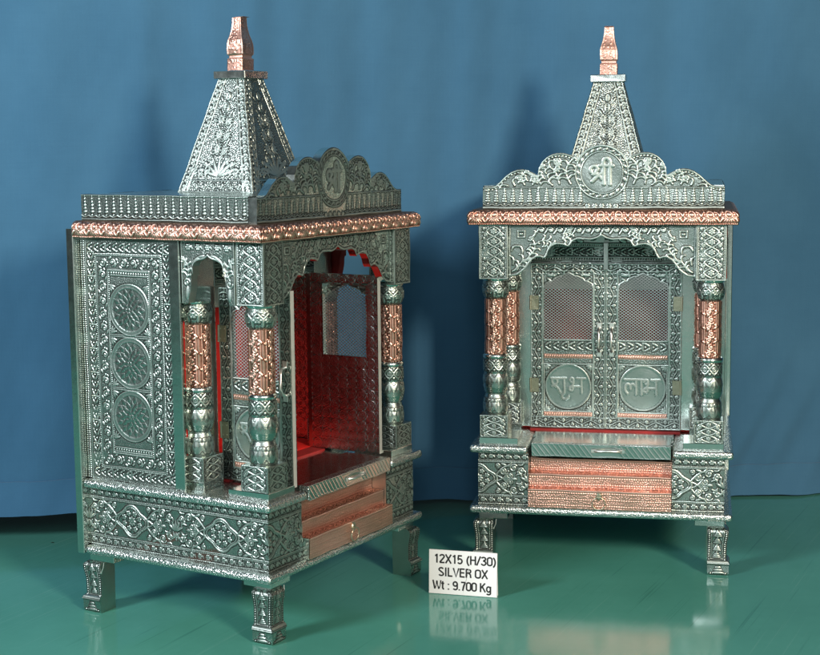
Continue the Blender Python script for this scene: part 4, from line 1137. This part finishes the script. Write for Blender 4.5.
m = MB(); P = sheet(hemz, lambda x: hemz(x) + .0525, 14, -.0026); P[..., 1] -= .013 * np.linspace(1, 0, 14)[:, None] ** 1.3; m.grid(P, 1, 0); m.grid((P + V3(0, .0045, 0))[:, ::-1], 1, 0)
m.grid(np.stack([P[0] + V3(0, .0045, 0), P[0]]), 1, 0); m.grid(np.stack([P[-1], P[-1] + V3(0, .0022, 0)]), 1, 0)
m.build('hem', [CLOTH], cur)

# =====================================================================
#  LIGHT, WORLD, CAMERA
# =====================================================================
def area(name, loc, target, size, power, col=(1, .97, .93)):
    l = bpy.data.lights.new(name, 'AREA'); l.shape = 'SQUARE'; l.size = size; l.energy = power; l.color = col
    o = bpy.data.objects.new(name, l); COL.objects.link(o); o.location = loc
    o.rotation_euler = (Vector(target) - Vector(loc)).to_track_quat('-Z', 'Y').to_euler(); return o
area('flash_softbox', (1.55, -.97, 1.6), (.05, 2.2, .4), .5, 98, (1, .84, .66))
area('flash_softbox', (-1.95, .35, 1.35), (.0, 2.2, .5), .48, 52, (.92, .97, 1))
area('camera_flash', (-.02, -.20, 1.08), (.05, 2.1, .45), .42, 7.5, (.92, .97, 1))
w = bpy.data.worlds.new('World'); scene.world = w; w.use_nodes = True; N, L = w.node_tree.nodes, w.node_tree.links
bg = N['Background']; tc = N.new('ShaderNodeTexCoord'); sx = N.new('ShaderNodeSeparateXYZ'); L.new(tc.outputs['Generated'], sx.inputs[0])
mr = N.new('ShaderNodeMapRange'); mr.inputs['From Min'].default_value = .4; mr.inputs['From Max'].default_value = -1.0
L.new(sx.outputs['Y'], mr.inputs['Value'])
r = ramp(N, L, mr.outputs['Result'], [(0, (.012, .015, .018)), (.55, (.04, .046, .046)), (.78, (.13, .14, .138)), (.92, (.38, .41, .40))])
L.new(r.outputs['Color'], bg.inputs['Color']); bg.inputs['Strength'].default_value = 1.

cam = bpy.data.cameras.new('camera'); co = bpy.data.objects.new('camera', cam); COL.objects.link(co)
cam.sensor_width = 36; cam.lens = 1486.36 * 36 / 820; cam.clip_end = 100; cam.clip_start = .05
co.matrix_world = Matrix.Translation((0, 0, .6203)) @ Matrix.Rotation(PI / 2 - .1243, 4, 'X') @ Matrix.Rotation(-.0097, 4, 'Z')
scene.camera = co
scene.view_settings.view_transform = 'Standard'; scene.view_settings.look = 'None'; scene.view_settings.exposure = .1; scene.view_settings.gamma = 1
scene.cycles.use_denoising = True; scene.cycles.max_bounces = 8; scene.cycles.glossy_bounces = 5; scene.cycles.diffuse_bounces = 4
scene.cycles.sample_clamp_indirect = 6; scene.cycles.caustics_reflective = True; scene.cycles.blur_glossy = 1.0; scene.cycles.caustics_refractive = False
